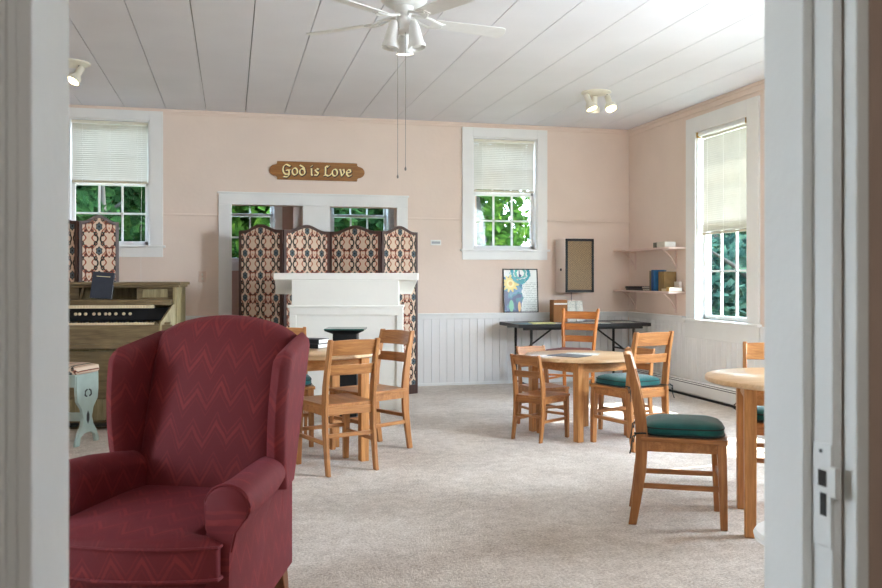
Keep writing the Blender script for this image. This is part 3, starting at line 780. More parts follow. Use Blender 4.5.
book(SX+0.025, 8.53, SZ, 0.15, 0.125, 0.215, 0, (140, 112, 68), 'thick brown book or box right of the blue books')
book(SX-0.03, 8.40, SZ, 0.11, 0.11, 0.028, R(4), (228, 210, 170), 'cream booklet lying at the front of the lower shelf', True)
book(SX-0.01, 8.312, SZ, 0.16, 0.06, 0.045, R(2), (224, 182, 108), 'yellow book lying near the lower shelf end', True)
book(SX+0.075, 8.39, SZ, 0.03, 0.11, 0.105, 0, (220, 214, 206), 'white card standing at the back of the lower shelf')
book(SX-0.02, 8.60, 1.586, 0.14, 0.075, 0.055, 0, (108, 112, 98), 'grey-green book at the left of the pair on the upper shelf', True)
book(SX-0.02, 8.465, 1.586, 0.14, 0.17, 0.06, 0, (214, 206, 190), 'whitish book at the right of the pair on the upper shelf', True)

# papers and books on the round tables
slab('magazine', 'dark grey magazine lying on the low centre table', 'magazine', 2.60, 6.30, 0.6345, 0.21, 0.28, 0.005, R(35), paint('grey_cover', (96, 100, 104), 0.4, 14, 12))
slab('white_sheet', 'white sheet lying on the low centre table', 'paper', 2.76, 6.42, 0.6345, 0.2, 0.27, 0.002, R(60), PRINT)
book(0.575, 6.22, 0.7455, 0.14, 0.20, 0.032, R(48), (24, 26, 32), 'black-covered book at the bottom of the pair on the round table', True, 'black books on the round table')
book(0.572, 6.222, 0.779, 0.14, 0.20, 0.032, R(52), (30, 32, 38), 'black-covered book on top of the pair on the round table', True, 'black books on the round table')

# ------------------------------------------------------------------ folding screens
def screen_panel(parent, p, q, H0, H1, depth=0.024):
    """one arched panel between two floor points"""
    p = Vector(p); q = Vector(q); w = (q-p).length; ang = math.atan2(q.y-p.y, q.x-p.x)
    h = w/2-0.003
    def top(u, ins=0.0):
        a = abs(u)
        base = H0 + (H1-H0)*(0.5+0.5*math.cos(PI*min(1, a/0.80)))
        return base - ins
    N = 28; fw = 0.032
    us = [-1+2*k/N for k in range(N+1)]
    outer = [(-h, 0.0)] + [(u*h, top(u)) for u in us] + [(h, 0.0)]
    inner = [(-h+fw, 0.10)] + [(u*(h-fw), top(u*(h-fw)/h, fw*1.05)) for u in us] + [(h-fw, 0.10)]
    m = MB(); n = len(outer)
    vs = [(x, y, z) for y in (-depth/2, depth/2) for (x, z) in outer] + [(x, y, z) for y in (-depth/2, depth/2) for (x, z) in inner]
    fs = []
    for i in range(n-1):
        fs.append((i, i+1, 2*n+i+1, 2*n+i)); fs.append((n+i, 3*n+i, 3*n+i+1, n+i+1))
        fs.append((i, n+i, n+i+1, i+1)); fs.append((2*n+i, 2*n+i+1, 3*n+i+1, 3*n+i))
    fs.append((0, 2*n, 3*n-1, n-1)); fs.append((n, 2*n-1, 4*n-1, 3*n)); fs.append((0, n-1, 2*n-1, n)); fs.append((2*n, 3*n, 4*n-1, 3*n-1))
    m.add(vs, fs); o = m.build('panel_frame', DKFRAME, parent, bevel=0.003)
    o.location = (p.x+q.x)/2, (p.y+q.y)/2, 0; o.rotation_euler = (0, 0, ang)
    m = MB(); m.prism(inner, -0.008, 0.008, 'y'); m.build('fabric', DAMASK, o, smooth=False)
    return o
fs_ = thing('folding_screen', 'four-panel damask folding screen standing behind the white mantel', 'screen')
pts = [(0.082, 9.14), (0.518, 8.84), (1.022, 9.13), (1.530, 8.82), (1.965, 9.04)]
for i in range(4): screen_panel(fs_, pts[i]+(0,), pts[i+1]+(0,), 1.745, 1.805)
for i in (1, 2, 3):
    for z in (0.3, 1.0, 1.55):
        m = MB(); m.box((pts[i][0]-0.009, pts[i][1]-0.013, z), (pts[i][0]+0.009, pts[i][1]+0.013, z+0.05)); m.build('hinge', DKFRAME, fs_)
ls = thing('folding_screen', 'damask folding screen standing behind the reed organ', 'screen')
pts2 = [(-2.25, 8.62), (-1.82, 8.84), (-1.395, 8.60), (-1.05, 8.74)]
for i in range(3): screen_panel(ls, pts2[i]+(0,), pts2[i+1]+(0,), 1.79, 1.855)

# ------------------------------------------------------------------ mantel and pedestal
mt = thing('fireplace_mantel', 'white freestanding mantel shelf in front of the folding screen', 'mantel', (1.06, 8.05, 0), R(-13.85))
def X_(u): return (u-346.5)/852*8.07
m = MB(); m.box((X_(274.3), -0.03, 1.231), (X_(418.3), 0.23, 1.297)); m.build('shelf', MANTEL, mt, bevel=0.006)
m = MB()
def cove(t0, t1, b0, b1):
    c_ = MB(); a_ = X_(t0), X_(t1), X_(b0), X_(b1)
    rings = []
    for k in range(9):
        q = k/8; z = 1.2305 - 0.1365*q; y = 0.02 + 0.13*(math.sin(q*PI/2)**1.3)
        rings.append([(a_[0]+(a_[2]-a_[0])*q, y, z), (a_[1]+(a_[3]-a_[1])*q, y, z), (a_[1]+(a_[3]-a_[1])*q, 0.215, z), (a_[0]+(a_[2]-a_[0])*q, 0.215, z)])
    c_.loft(rings); c_.build('cornice', MANTEL, mt)
cove(275, 292.5, 272.3, 292.5); cove(398.8, 417, 398.8, 411)
m = MB(); m.box((X_(292.3), -0.012, 0.99), (X_(399), 0.20, 1.2305)); m.build('overmantel', MANTEL, mt, bevel=0.002)
m = MB(); m.box((X_(288), -0.032, 0.968), (X_(404), 0.20, 0.992)); m.build('cap_moulding', MANTEL, mt, bevel=0.005)
m = MB(); m.box((X_(290), -0.012, 0.90), (X_(403), 0.20, 0.968)); m.box((X_(290), -0.012, 0), (X_(296.5), 0.2, 0.90)); m.box((X_(397), -0.012, 0), (X_(403), 0.2, 0.90)); m.build('surround', MANTEL, mt, bevel=0.002)
m = MB(); m.box((X_(296.5), 0.008, 0), (X_(397), 0.19, 0.90)); m.build('infill_panel', MANTEL, mt, smooth=False)
pd = thing('pedestal', 'black square pedestal with a teal-topped slab in front of the mantel', 'pedestal', (0.98, 7.46, 0), R(-13.85))
m = MB(); m.box((-0.104, -0.10, 0.05), (0.104, 0.10, 0.77)); m.build('column', BLACK, pd, bevel=0.003)
m = MB(); m.loft([[(a*0.105, b*0.10, 0.765) for a, b in ((-1,-1),(1,-1),(1,1),(-1,1))], [(a*0.165, b*0.15, 0.792) for a, b in ((-1,-1),(1,-1),(1,1),(-1,1))], [(a*0.174, b*0.16, 0.800) for a, b in ((-1,-1),(1,-1),(1,1),(-1,1))]]); m.build('cap', BLACK, pd, bevel=0.002)
m = MB(); m.box((-0.172, -0.158, 0.801), (0.172, 0.158, 0.812)); m.build('top_slab', TEAL, pd, bevel=0.002)
m = MB(); m.box((-0.14, -0.13, 0), (0.14, 0.13, 0.05)); m.build('base', BLACK, pd, bevel=0.004)

# ------------------------------------------------------------------ wooden sign with carved gold words
sg = thing('wooden_sign', 'carved wooden sign reading God is Love on the pink wall', 'sign', (0.944, YB-0.001, 2.447), 0)
poly = [(-0.447, -0.102), (0.447, -0.102), (0.447, -0.075)]
for k in range(0, 13): a = -PI/2*0.95 + PI*0.95*k/12; poly.append((0.460+0.072*math.cos(a), 0.064*math.sin(a)))
poly += [(0.447, 0.075), (0.447, 0.102), (-0.447, 0.102), (-0.447, 0.075)]
for k in range(0, 13): a = PI/2*1.05 + PI*0.95*k/12; poly.append((-0.460+0.072*math.cos(a), 0.064*math.sin(a)))
poly += [(-0.447, -0.075)]
m = MB(); m.prism(poly, -0.022, 0, 'y'); m.build('board', SIGNW, sg, bevel=0.006, seg=3, smooth=False)
def arc(cx_, cy_, rx, ry, a0, a1, n=14):
    return [(cx_+rx*math.cos(R(a0+(a1-a0)*k/n)), cy_+ry*math.sin(R(a0+(a1-a0)*k/n))) for k in range(n+1)]
GL = {
 'G': ([arc(0.52, 0.72, 0.46, 0.66, 62, 262), [(0.45, 0.06), (0.80, 0.10), (0.86, 0.35), (0.84, 0.62)], [(0.50, 0.62), (0.98, 0.66)], [(0.86, 0.5), (0.86, 0.0), (0.62, -0.28), (0.15, -0.24)], [(0.70, 1.30), (1.0, 1.18)]], 1.22),
 'o': ([arc(0.40, 0.48, 0.34, 0.46, 0, 360, 24)], 0.98),
 'd': ([arc(0.40, 0.44, 0.34, 0.42, 0, 360, 24), [(0.73, 0.50), (0.66, 0.95), (0.40, 1.18), (0.10, 1.34)]], 1.0),
 'i': ([[(0.16, 0.92), (0.22, 0.86), (0.22, 0.10), (0.34, 0.02)], [(0.18, 1.22), (0.27, 1.30)]], 0.55),
 's': ([[(0.60, 0.86), (0.38, 0.94), (0.14, 0.76), (0.34, 0.52), (0.58, 0.32), (0.40, 0.04), (0.08, 0.10)]], 0.85),
 'L': ([[(0.58, 1.20), (0.42, 1.36), (0.26, 1.22), (0.28, 0.70), (0.24, 0.18), (0.08, 0.04)], [(0.08, 0.06), (0.30, 0.14), (0.62, 0.0), (0.92, 0.12), (0.98, 0.30)], [(0.58, 1.2), (0.72, 1.34)]], 1.12),
 'v': ([[(0.06, 0.92), (0.18, 0.88), (0.36, 0.06)], [(0.36, 0.06), (0.70, 0.50), (0.64, 0.92), (0.50, 0.90)]], 0.92),
 'e': ([[(0.14, 0.46), (0.66, 0.60), (0.60, 0.90), (0.34, 0.94), (0.10, 0.66), (0.12, 0.28), (0.36, 0.02), (0.70, 0.16)]], 0.9),
}
def write(mb, text, x0, z0, s, gap=0.42, grow=0.0, y0=-0.0255):
    x = x0; nb = Vector((0.115+grow, 0.09+grow))
    for ch in text:
        if ch == ' ': x += gap*s; continue
        strokes, adv = GL[ch]
        for st in strokes:
            for a, b in zip(st, st[1:]):
                a = Vector(a); b = Vector(b); q = [a-nb*0.75, a+nb*0.75, b+nb*0.75, b-nb*0.75]
                th = Vector((-0.02-grow, 0.025+grow))
                q = [a-nb*0.75-th, a+nb*0.75-th, a+nb*0.75+th, a-nb*0.75+th], [b-nb*0.75-th, b+nb*0.75-th, b+nb*0.75+th, b-nb*0.75+th]
                ptsq = q[0]+q[1]
                cxm = sum((p.x for p in ptsq))/8; czm = sum((p.y for p in ptsq))/8
                # convex hull of the two nib rectangles
                P = sorted({(round(p.x, 5), round(p.y, 5)) for p in ptsq})
                def half(seq):
                    h = []
                    for p in seq:
                        while len(h) > 1 and (h[-1][0]-h[-2][0])*(p[1]-h[-2][1])-(h[-1][1]-h[-2][1])*(p[0]-h[-2][0]) <= 0: h.pop()
                        h.append(p)
                    return h[:-1]
                hull = half(P)+half(P[::-1])
                if len(hull) > 2:
                    mb.prism([(x+u*s, z0+w*s) for u, w in hull], y0-0.00004*(len(mb.v) % 61), -0.021, 'y')
        x += adv*s
    return x
m = MB(); end = write(m, 'God is Love', 0, 0, 0.1)
m = MB(); s_ = 0.082*0.80/(end*0.82) if end else 0.1
k = 0.78/end
m = MB(); write(m, 'God is Love', -0.388, -0.050, 0.1*k, y0=-0.0275); m.build('lettering', GOLD, sg, smooth=False)
m = MB(); write(m, 'God is Love', -0.384, -0.055, 0.1*k, grow=0.055, y0=-0.0230); m.build('lettering_outline', plain('dark_sign_paint', (58, 36, 18), 0.6), sg, smooth=False)

# ------------------------------------------------------------------ ceiling fan
fan = thing('ceiling_fan', 'white five-blade ceiling fan with three bell lamp shades', 'fan', (0.986, 4.907, 0))
m = MB(); m.lathe([(0.10, 3.069), (0.135, 3.05), (0.15, 3.0), (0.15, 2.93), (0.135, 2.875), (0.10, 2.845), (0.075, 2.84)], 40); m.build('motor_housing', FANW, fan)
m = MB(); m.lathe([(0.055, 2.84), (0.055, 2.80), (0.04, 2.79), (0.04, 2.775), (0.05, 2.76), (0.05, 2.70), (0.035, 2.685), (0.012, 2.68)], 24); m.build('light_kit', FANW, fan)
for k in range(5):
    M = Matrix.Rotation(R(3+72*k), 4, 'Z') @ Matrix.Translation((0, 0, 2.765)) @ Matrix.Rotation(R(2.5), 4, 'Y') @ Matrix.Rotation(R(-11), 4, 'X')
    prof = [(0.185, -0.048), (0.60, -0.062)] + [(0.60+0.03*math.sin(a), 0.062*-math.cos(a)) for a in [PI*j/8 for j in range(1, 8)]] + [(0.60, 0.062), (0.185, 0.048)]
    b_ = MB(); b_.prism(prof, -0.003, 0.003, 'z', M); bl = b_.build('blade', FANW, fan, bevel=0.0015)
    i_ = MB(); 
    for sy in (-1, 1): i_.tube([M @ Vector(p) for p in ((0.06, sy*0.012, 0.018), (0.11, sy*0.04, 0.012), (0.16, sy*0.046, -0.004), (0.20, sy*0.030, -0.009), (0.235, sy*0.012, -0.006))], 0.008, 8)
    i_.prism([(0.17, -0.03), (0.25, -0.022), (0.25, 0.022), (0.17, 0.03)], -0.009, -0.004, 'z', M)
    i_.build('blade_iron', FANW, bl)
for ang in (84, 204, 324):
    a = R(ang - 13.85 + 6); d = Vector((math.cos(a), math.sin(a), 0))
    ax = (d*0.17 + Vector((0, 0, -1))).normalized(); base = Vector((0, 0, 2.722)) + d*0.068
    q = Vector((0, 0, 1)).rotation_difference(ax).to_matrix().to_4x4(); M = Matrix.Translation(base) @ q
    m = MB(); m.lathe([(0.016, -0.03), (0.026, -0.01), (0.034, 0.02), (0.040, 0.07), (0.044, 0.105), (0.051, 0.115), (0.053, 0.138), (0.049, 0.138), (0.048, 0.115), (0.038, 0.105), (0.03, 0.03)], 28, M); sh = m.build('lamp_shade', FANW, fan, ang=50)
    m = MB(); m.lathe([(0.010, 0.03), (0.030, 0.07), (0.036, 0.10), (0.025, 0.126), (0.005, 0.13)], 16, M); m.build('bulb', FANBULB if ang == 84 else PLASTIC, sh)
    m = MB(); m.tube([(0, 0, 2.73), base*0.5 + Vector((0, 0, 2.745))*0.5, base + ax*-0.02], 0.009, 8); m.build('lamp_arm', STEEL, sh)
for dx, dy, z in ((-0.036, 0.008, 1.838), (0.003, -0.03, 1.880)):
    m = MB(); m.tube([(dx, dy, 2.70), (dx, dy, z+0.02)], 0.0013, 6); m.lathe([(0.002, z+0.02), (0.006, z+0.008), (0.005, z), (0.001, z-0.004)], 8, Matrix.Translation((dx, dy, 0))); m.build('pull_chain', plain('chain_grey', (120, 114, 106), 0.5), fan)

# ------------------------------------------------------------------ ceiling spotlights
def spotlight(loc, heads, label):
    root = thing('ceiling_spotlight', label, 'spotlight', loc, 0, 'ceiling spotlights')
    m = MB(); m.lathe([(0.145, -0.001), (0.145, -0.012), (0.12, -0.022), (0.05, -0.028), (0.01, -0.03)], 32); m.build('base', CREAM, root)
    for (ox, oy, d) in heads:
        d = Vector(d).normalized(); b0 = Vector((ox, oy, -0.075))
        M = Matrix.Translation(b0) @ Vector((0, 0, 1)).rotation_difference(d).to_matrix().to_4x4()
        m = MB(); m.lathe([(0.012, -0.045), (0.028, -0.04), (0.030, 0.045), (0.046, 0.06), (0.055, 0.075), (0.056, 0.115), (0.05, 0.115), (0.046, 0.085), (0.02, 0.07)], 24, M); h = m.build('lamp_head', CREAM, root, ang=50)
        m = MB(); m.lathe([(0.01, 0.072), (0.042, 0.090), (0.046, 0.104), (0.02, 0.110), (0.002, 0.111)], 20, M); m.build('bulb', BULB, h)
        m = MB(); m.tube([(ox*0.9, oy*0.9, -0.02), (ox, oy, -0.055), b0], 0.008, 8); m.build('swivel', STEEL, h)
    return root
spotlight((3.47, 7.73, HC), [(-0.10, -0.02, (0.28, -0.28, -0.9)), (0.0, 0.04, (0.05, 0.25, -1.0)), (0.115, -0.03, (0.05, -0.45, -0.85))], 'cream three-head ceiling spotlight with lit bulbs, near the right corner')
spotlight((-1.30, 7.73, HC), [(0.06, -0.02, (-0.42, -0.35, -0.85)), (-0.12, 0.03, (-0.5, 0.2, -0.9))], 'cream ceiling spotlight partly hidden by the left door jamb')

# ------------------------------------------------------------------ reed organ
org = thing('reed_organ', 'worn olive-brown reed organ with ivory stop knobs by the left wall window', 'organ', (-0.455, 7.52, 0), R(-5))
OW = 1.42   # width, to the left of the origin
m = MB()
m.box((-OW, 0.02, 0.02), (0, 0.60, 0.66)); m.box((-OW, 0.30, 0.66), (0, 0.60, 1.06)); m.box((-0.035, 0.08, 0.66), (0, 0.60, 1.19)); m.box((-OW, 0.08, 0.66), (-OW+0.035, 0.60, 1.19)); m.box((-OW, 0.34, 1.06), (0, 0.60, 1.19))
m.build('case', ORGZ, org, bevel=0.004)
m = MB(); m.box((-OW-0.03, 0.04, 1.19), (0.035, 0.62, 1.216)); m.box((-OW-0.015, 0.06, 1.17), (0.018, 0.61, 1.19)); m.build('top_board', ORGX, org, bevel=0.005)
m = MB(); m.box((-OW+0.036, -0.035, 1.045), (-0.036, 0.34, 1.068))
for x0, x1 in ((-0.036-0.30, -0.036), (-OW+0.036, -0.80)): m.box((x0, 0.115, 1.068), (x1, 0.34, 1.17))
m.prism([(-0.80, 1.068), (-0.78, 1.068), (-0.75, 1.17), (-0.77, 1.17)], 0.10, 0.34, 'y'); m.build('music_shelf', ORGX, org, bevel=0.003)
for x0, x1 in ((-0.29, -0.08), ):
    m = MB(); m.box((x0, 0.109, 1.085), (x1, 0.114, 1.155)); m.build('carved_panel', ORGZ, org, bevel=0.004)
m = MB(); m.box((-OW+0.036, -0.005, 1.024), (-0.036, 0.30, 1.045)); m.build('fallboard', ORGX, org, bevel=0.003)
m = MB(); m.box((-OW+0.036, 0.16, 0.885), (-0.036, 0.30, 0.992)); m.build('stop_board', BLACK, org, bevel=0.003)
for u in (74.3, 78.3, 84.5, 93, 98.5, 105, 109, 115.5, 123.5, 130):
    t_ = -(441-u)/852; ang = math.atan(t_)+R(13.85); yy = 7.68; xx = math.tan(ang)*yy
    lx = (xx+0.455)*math.cos(R(5)) - (yy-7.52)*math.sin(R(5))
    m = MB(); m.lathe([(0.004, 0), (0.004, 0.02), (0.013, 0.022), (0.013, 0.032), (0.008, 0.036)], 14, Matrix.Translation((lx, 0.158, 0.945)) @ Matrix.Rotation(PI/2, 4, 'X')); m.build('stop_knob', IVORY, org)
def keys(y0, y1, z, h, name):
    m = MB(); x = -OW+0.06; 
    while x < -0.19: m.box((x+0.001, y0, z), (x+0.0218, y1, z+h)); x += 0.0228
    m.build(name, IVORY, org, bevel=0.001, seg=1)
keys(0.0, 0.155, 0.855, 0.02, 'white_keys'); keys(-0.002, 0.03, 0.996, 0.026, 'tilting_tablets')
m = MB(); x = -OW+0.06; i = 0
while x < -0.21:
    if i % 7 in (0, 1, 3, 4, 5): m.box((x+0.0155, 0.05, 0.875), (x+0.029, 0.155, 0.885))
    x += 0.0228; i += 1
m.build('black_keys', BLACK, org, bevel=0.001, seg=1)
m = MB(); m.box((-OW+0.02, -0.03, 0.70), (-0.02, 0.0, 0.858)); m.box((-OW+0.036, 0.0, 0.70), (-0.036, 0.3, 0.85)); m.box((-0.17, -0.01, 0.85), (-0.04, 0.155, 0.878)); m.build('key_slip', ORGX, org, bevel=0.004)
m = MB(); m.box((-OW-0.02, -0.045, 0.66), (0.02, 0.30, 0.70)); m.build('key_bed', ORGX, org, bevel=0.005)
for sx in (0, 1):
    c_ = MB(); x0 = -0.012 if sx == 0 else -OW+0.012
    p0 = Vector((-0.125, -0.035, 0)) if sx == 0 else Vector((-OW+0.125, -0.035, 0)); p1 = Vector((x0, 0.10, 0)); d = (p1-p0).normalized(); nrm = Vector((d.y, -d.x, 0))*0.012
    def V(p, z): return Vector((p.x, p.y, z))
    r0 = [V(p0-nrm, 0.70), V(p1-nrm, 0.70), V(p1-nrm, 1.045), V(p0+(p1-p0)*0.75-nrm, 1.02), V(p0-nrm, 0.87)]
    r1 = [V(p0+nrm, 0.70), V(p1+nrm, 0.70), V(p1+nrm, 1.045), V(p0+(p1-p0)*0.75+nrm, 1.02), V(p0+nrm, 0.87)]
    c_.loft([r0, r1]); c_.build('cheek', ORGZ, org, bevel=0.003)
m = MB(); m.box((-OW+0.10, 0.0, 0.24), (-0.10, 0.02, 0.63)); m.build('knee_panel', ORGX, org, bevel=0.004)
m = MB(); m.box((-OW-0.01, -0.02, 0.0), (0.01, 0.05, 0.06)); m.box((-OW-0.01, -0.01, 0.60), (0.01, 0.04, 0.64)); m.build('base_moulding', ORGX, org, bevel=0.004)
for x in (-0.52, -0.90):
    m = MB(); m.box((x-0.13, -0.12, 0.03), (x+0.13, 0.02, 0.05), Matrix.Identity(4)); m.build('pedal', BLACKM, org, bevel=0.003)
bk = thing('hymn_book', 'dark navy book standing on the organ music shelf', 'book', (-1.052, 7.578, 1.077), R(-7))
bk.rotation_euler = (R(-12), R(4), R(-7))
m = MB(); m.box((-0.085, -0.012, 0), (0.085, -0.008, 0.225)); m.box((-0.085, 0.014, 0), (0.085, 0.018, 0.225)); m.box((-0.089, -0.012, 0), (-0.085, 0.018, 0.225)); m.build('cover', plain('navy_cover', (38, 44, 58), 0.5), bk, bevel=0.001)
m = MB(); m.box((-0.084, -0.008, 0.003), (0.080, 0.014, 0.221)); m.build('pages', PAGES, bk)
m = MB(); m.box((-0.055, -0.0128, 0.185), (0.055, -0.0118, 0.189)); m.build('title_line', GOLD, bk)

# organ bench
be = thing('organ_bench', 'mint-painted bench with a damask padded seat by the organ', 'bench', (-1.36, 7.02, 0), R(-24))
m = MB(); 
def rr(cx_, cy_, w, d, z, e=0.3, n=36):
    return [(cx_+w*math.copysign(abs(math.cos(2*PI*i/n))**e, math.cos(2*PI*i/n)), cy_+d*math.copysign(abs(math.sin(2*PI*i/n))**e, math.sin(2*PI*i/n)), z) for i in range(n)]
m.loft([rr(0, 0, 0.35, 0.17, 0.535), rr(0, 0, 0.36, 0.18, 0.55), rr(0, 0, 0.355, 0.175, 0.585), rr(0, 0, 0.30, 0.14, 0.60), rr(0, 0, 0.1, 0.05, 0.606)]); m.build('padded_seat', DAMASK2, be, ang=60)
m = MB(); m.box((-0.335, -0.15, 0.44), (0.335, 0.15, 0.535)); m.build('seat_box', MINT, be, bevel=0.004)
half = [(0.0, 0.52), (0.14, 0.52), (0.14, 0.40), (0.13, 0.33), (0.075, 0.27), (0.055, 0.20), (0.075, 0.14), (0.115, 0.09), (0.145, 0.03), (0.15, 0.0), (0.105, 0.0), (0.09, 0.06), (0.04, 0.085), (0.0, 0.085)]
full = half + [(-a, b) for a, b in half[::-1] if a > 0]
for sx in (-1, 1):
    m = MB(); m.prism(full, sx*0.33-0.012, sx*0.33+0.012, 'x'); l = m.build('leg', MINT, be, bevel=0.003)
    m = MB(); c = sx*0.343
    for sy in (-1, 1):
        m.tube([(c, sy*0.012, 0.41), (c, sy*0.035, 0.40), (c, sy*0.04, 0.37), (c, sy*0.018, 0.36)], 0.006, 6)
    m.prism([(0, 0.25), (0.018, 0.22), (0.018, 0.18), (0, 0.15), (-0.018, 0.18), (-0.018, 0.22)], sx*0.3422, sx*0.3432, 'x'); m.build('cutout', BLACKM, l)
m = MB(); m.box((-0.32, -0.02, 0.17), (0.32, 0.02, 0.23)); m.build('stretcher', MINT, be, bevel=0.003)

# ------------------------------------------------------------------ wing armchair
ac = thing('wing_armchair', 'burgundy wingback armchair with zigzag weave in the left foreground', 'armchair', (-0.141, 3.148, 0), R(-25))
def grid_slab(fn_a, fn_b, nu, nv):
    """two surfaces over (u,v) in [0,1]^2 closed round the rim"""
    m = MB(); n = nu+1
    vs = [fn_a(i/nu, j/nv) for j in range(nv+1) for i in range(nu+1)] + [fn_b(i/nu, j/nv) for j in range(nv+1) for i in range(nu+1)]
    o = n*(nv+1); fs = []
    for j in range(nv):
        for i in range(nu):
            a = j*n+i; fs.append((a, a+1, a+n+1, a+n)); fs.append((o+a, o+a+n, o+a+n+1, o+a+1))
    for j in range(nv):
        a = j*n; fs.append((a, a+n, o+a+n, o+a)); a += nu; fs.append((a, o+a, o+a+n, a+n))
    for i in range(nu):
        fs.append((i, o+i, o+i+1, i+1)); a = nv*n+i; fs.append((a, a+1, o+a+1, o+a))
    return m.add(vs, fs)
def soft(k): return math.sqrt(max(0.0, 1-(2*k-1)**2))   # 0 at the rim, 1 in the middle
def bk_pt(u, v, front):
    s = 2*u-1; hw = 0.292-0.008*v
    zt = 1.105-0.055*s*s-0.02*abs(s)**6; z = 0.40+(zt-0.40)*v
    yb = 0.135+0.175*v
    ed = min(1.0, soft(u)*1.5)**0.5*min(1.0, soft(min(1, 0.5+v*0.5))*1.6)**0.5
    if front: return (s*hw, yb-0.075*ed-0.03*math.sin(PI*min(1, v*1.15))*soft(u), z-0.0)
    return (s*hw*0.97, yb+0.065*ed+0.01, z)
grid_slab(lambda u, v: bk_pt(u, v, True), lambda u, v: bk_pt(u, v, False), 28, 28).build('backrest', BURG_F, ac, ang=70)
def wing_pt(u, v, side, outer):
    z0, z1 = 0.50, 1.04-0.055*max(0, u-0.12)
    z = z0+(z1-z0)*v
    yfront = 0.045 - 0.035*math.sin(PI*min(1, v*1.0)) + 0.05*max(0, v-0.9)*10*0.6 + 0.05*max(0, 0.25-v)*4*0.2
    yback = 0.225+0.125*v
    y = yback+(yfront-yback)*u
    ed = min(1, (soft(u if u > 0.5 else 0.5))*1.7)*min(1, soft(v if v > 0.5 else 0.5)*1.7)
    ed = ed**0.6
    xc = 0.268+0.022*v+0.036*u
    th = (0.036 if outer else -0.036)*ed
    return (side*(xc+th), y, z)
for sd in (-1, 1):
    grid_slab(lambda u, v: wing_pt(u, v, sd, False), lambda u, v: wing_pt(u, v, sd, True), 18, 22).build('wing', BURG_S, ac, ang=70)
    # rolled arm
    prof = [(0.265, 0.30), (0.268, 0.50)]
    for k in range(0, 17):
        a = R(185-k*(230/16)); prof.append((0.333+0.070*math.cos(a), 0.577+0.060*math.sin(a)))
    prof += [(0.358, 0.50), (0.345, 0.44), (0.34, 0.155), (0.30, 0.155)]
    rings = []
    for y, f, sh in ((-0.452, 0.94, 0.018), (-0.445, 0.985, 0.018), (-0.43, 1.0, 0.018), (-0.30, 1.0, 0.010), (-0.1, 0.98, -0.020), (0.07, 0.90, -0.062)):
        cx_, cz_ = 0.32, 0.42
        rings.append([(sd*((x-cx_)*f+cx_+sh), y, (z-cz_)*f+cz_) for x, z in prof])
    a_ = MB(); a_.loft(rings); arm = a_.build('arm', BURG_A, ac, ang=50)
    p_ = MB(); p_.tube([(sd*(x+0.018), -0.442, z) for x, z in prof[1:-2]], 0.005, 6); p_.build('piping', BURG_F, arm)
    b_ = MB(); b_.prism([(sd*0.30, -0.20), (sd*0.336, -0.20), (sd*0.268, 0.305), (sd*0.23, 0.305)], 0.155, 0.56, 'z'); b_.build('side_panel', BURG_A, ac, bevel=0.012, seg=3)
m = MB(); m.prism([(-0.31, -0.44), (0.31, -0.44), (0.255, 0.30), (-0.255, 0.30)], 0.155, 0.345, 'z'); m.box((-0.255, 0.20, 0.155), (0.255, 0.315, 0.60)); m.build('frame', BURG_F, ac, bevel=0.02, seg=3)
def seat_pt(u, v, top):
    s = 2*u-1; t = v
    yf = -0.565+0.075*s*s; yb = 0.13; y = yf+(yb-yf)*t
    ear = min(1.0, max(0.0, (-0.445-y)/0.02+0.5))
    hw = 0.256 + 0.085*ear
    e = min(1, soft(u)*2.2)**0.5*min(1, soft(v)*2.4)**0.5
    zc = 0.43
    return (s*hw, y, zc + (0.052*(0.75+0.25*e)+0.018*soft(u)*soft(v) if top else -0.062))
grid_slab(lambda u, v: seat_pt(u, v, True), lambda u, v: seat_pt(u, v, False), 24, 48).build('seat_cushion', BURG_T, ac, bevel=0.018, seg=3, ang=60)
m = MB()
for top in (True, False):
    ring = [seat_pt(i/24, 0, top) for i in range(25)] + [seat_pt(1, j/48, top) for j in range(1, 49)]
    m.tube([(x*1.005, y-0.002, z+(-0.004 if top else 0.004)) for x, y, z in ring], 0.006, 6)
m.build('piping', BURG_F, ac)
LEGW = wood('armchair_leg_wood', (92, 50, 26), (140, 84, 46), 'z')
for sx in (-1, 1):
    for y, dy in ((-0.40, -0.02), (0.27, 0.05)):
        m = MB(); m.loft([[(sx*(0.275 if y < 0 else 0.225)+a*0.018, y+dy+b*0.018, 0) for a, b in ((-1,-1),(1,-1),(1,1),(-1,1))], [(sx*(0.27 if y < 0 else 0.22)+a*0.028, y+b*0.028, 0.16) for a, b in ((-1,-1),(1,-1),(1,1),(-1,1))]]); m.build('leg', LEGW, ac, bevel=0.003)

# ------------------------------------------------------------------ white stool behind the jamb
st = thing('round_stool', 'white round stool edge showing at the bottom of the right jamb', 'stool', (1.752, 2.297, 0))
m = MB(); m.lathe([(0.15, 0.425), (0.166, 0.43), (0.17, 0.445), (0.162, 0.458), (0.02, 0.462)], 40); m.build('seat', PLASTIC, st)
for k in range(4):
    a = PI/4+k*PI/2; m = MB(); m.tube([(0.09*math.cos(a), 0.09*math.sin(a), 0.426), (0.125*math.cos(a), 0.125*math.sin(a), 0.0)], 0.014, 10); m.build('leg', PLASTIC, st)

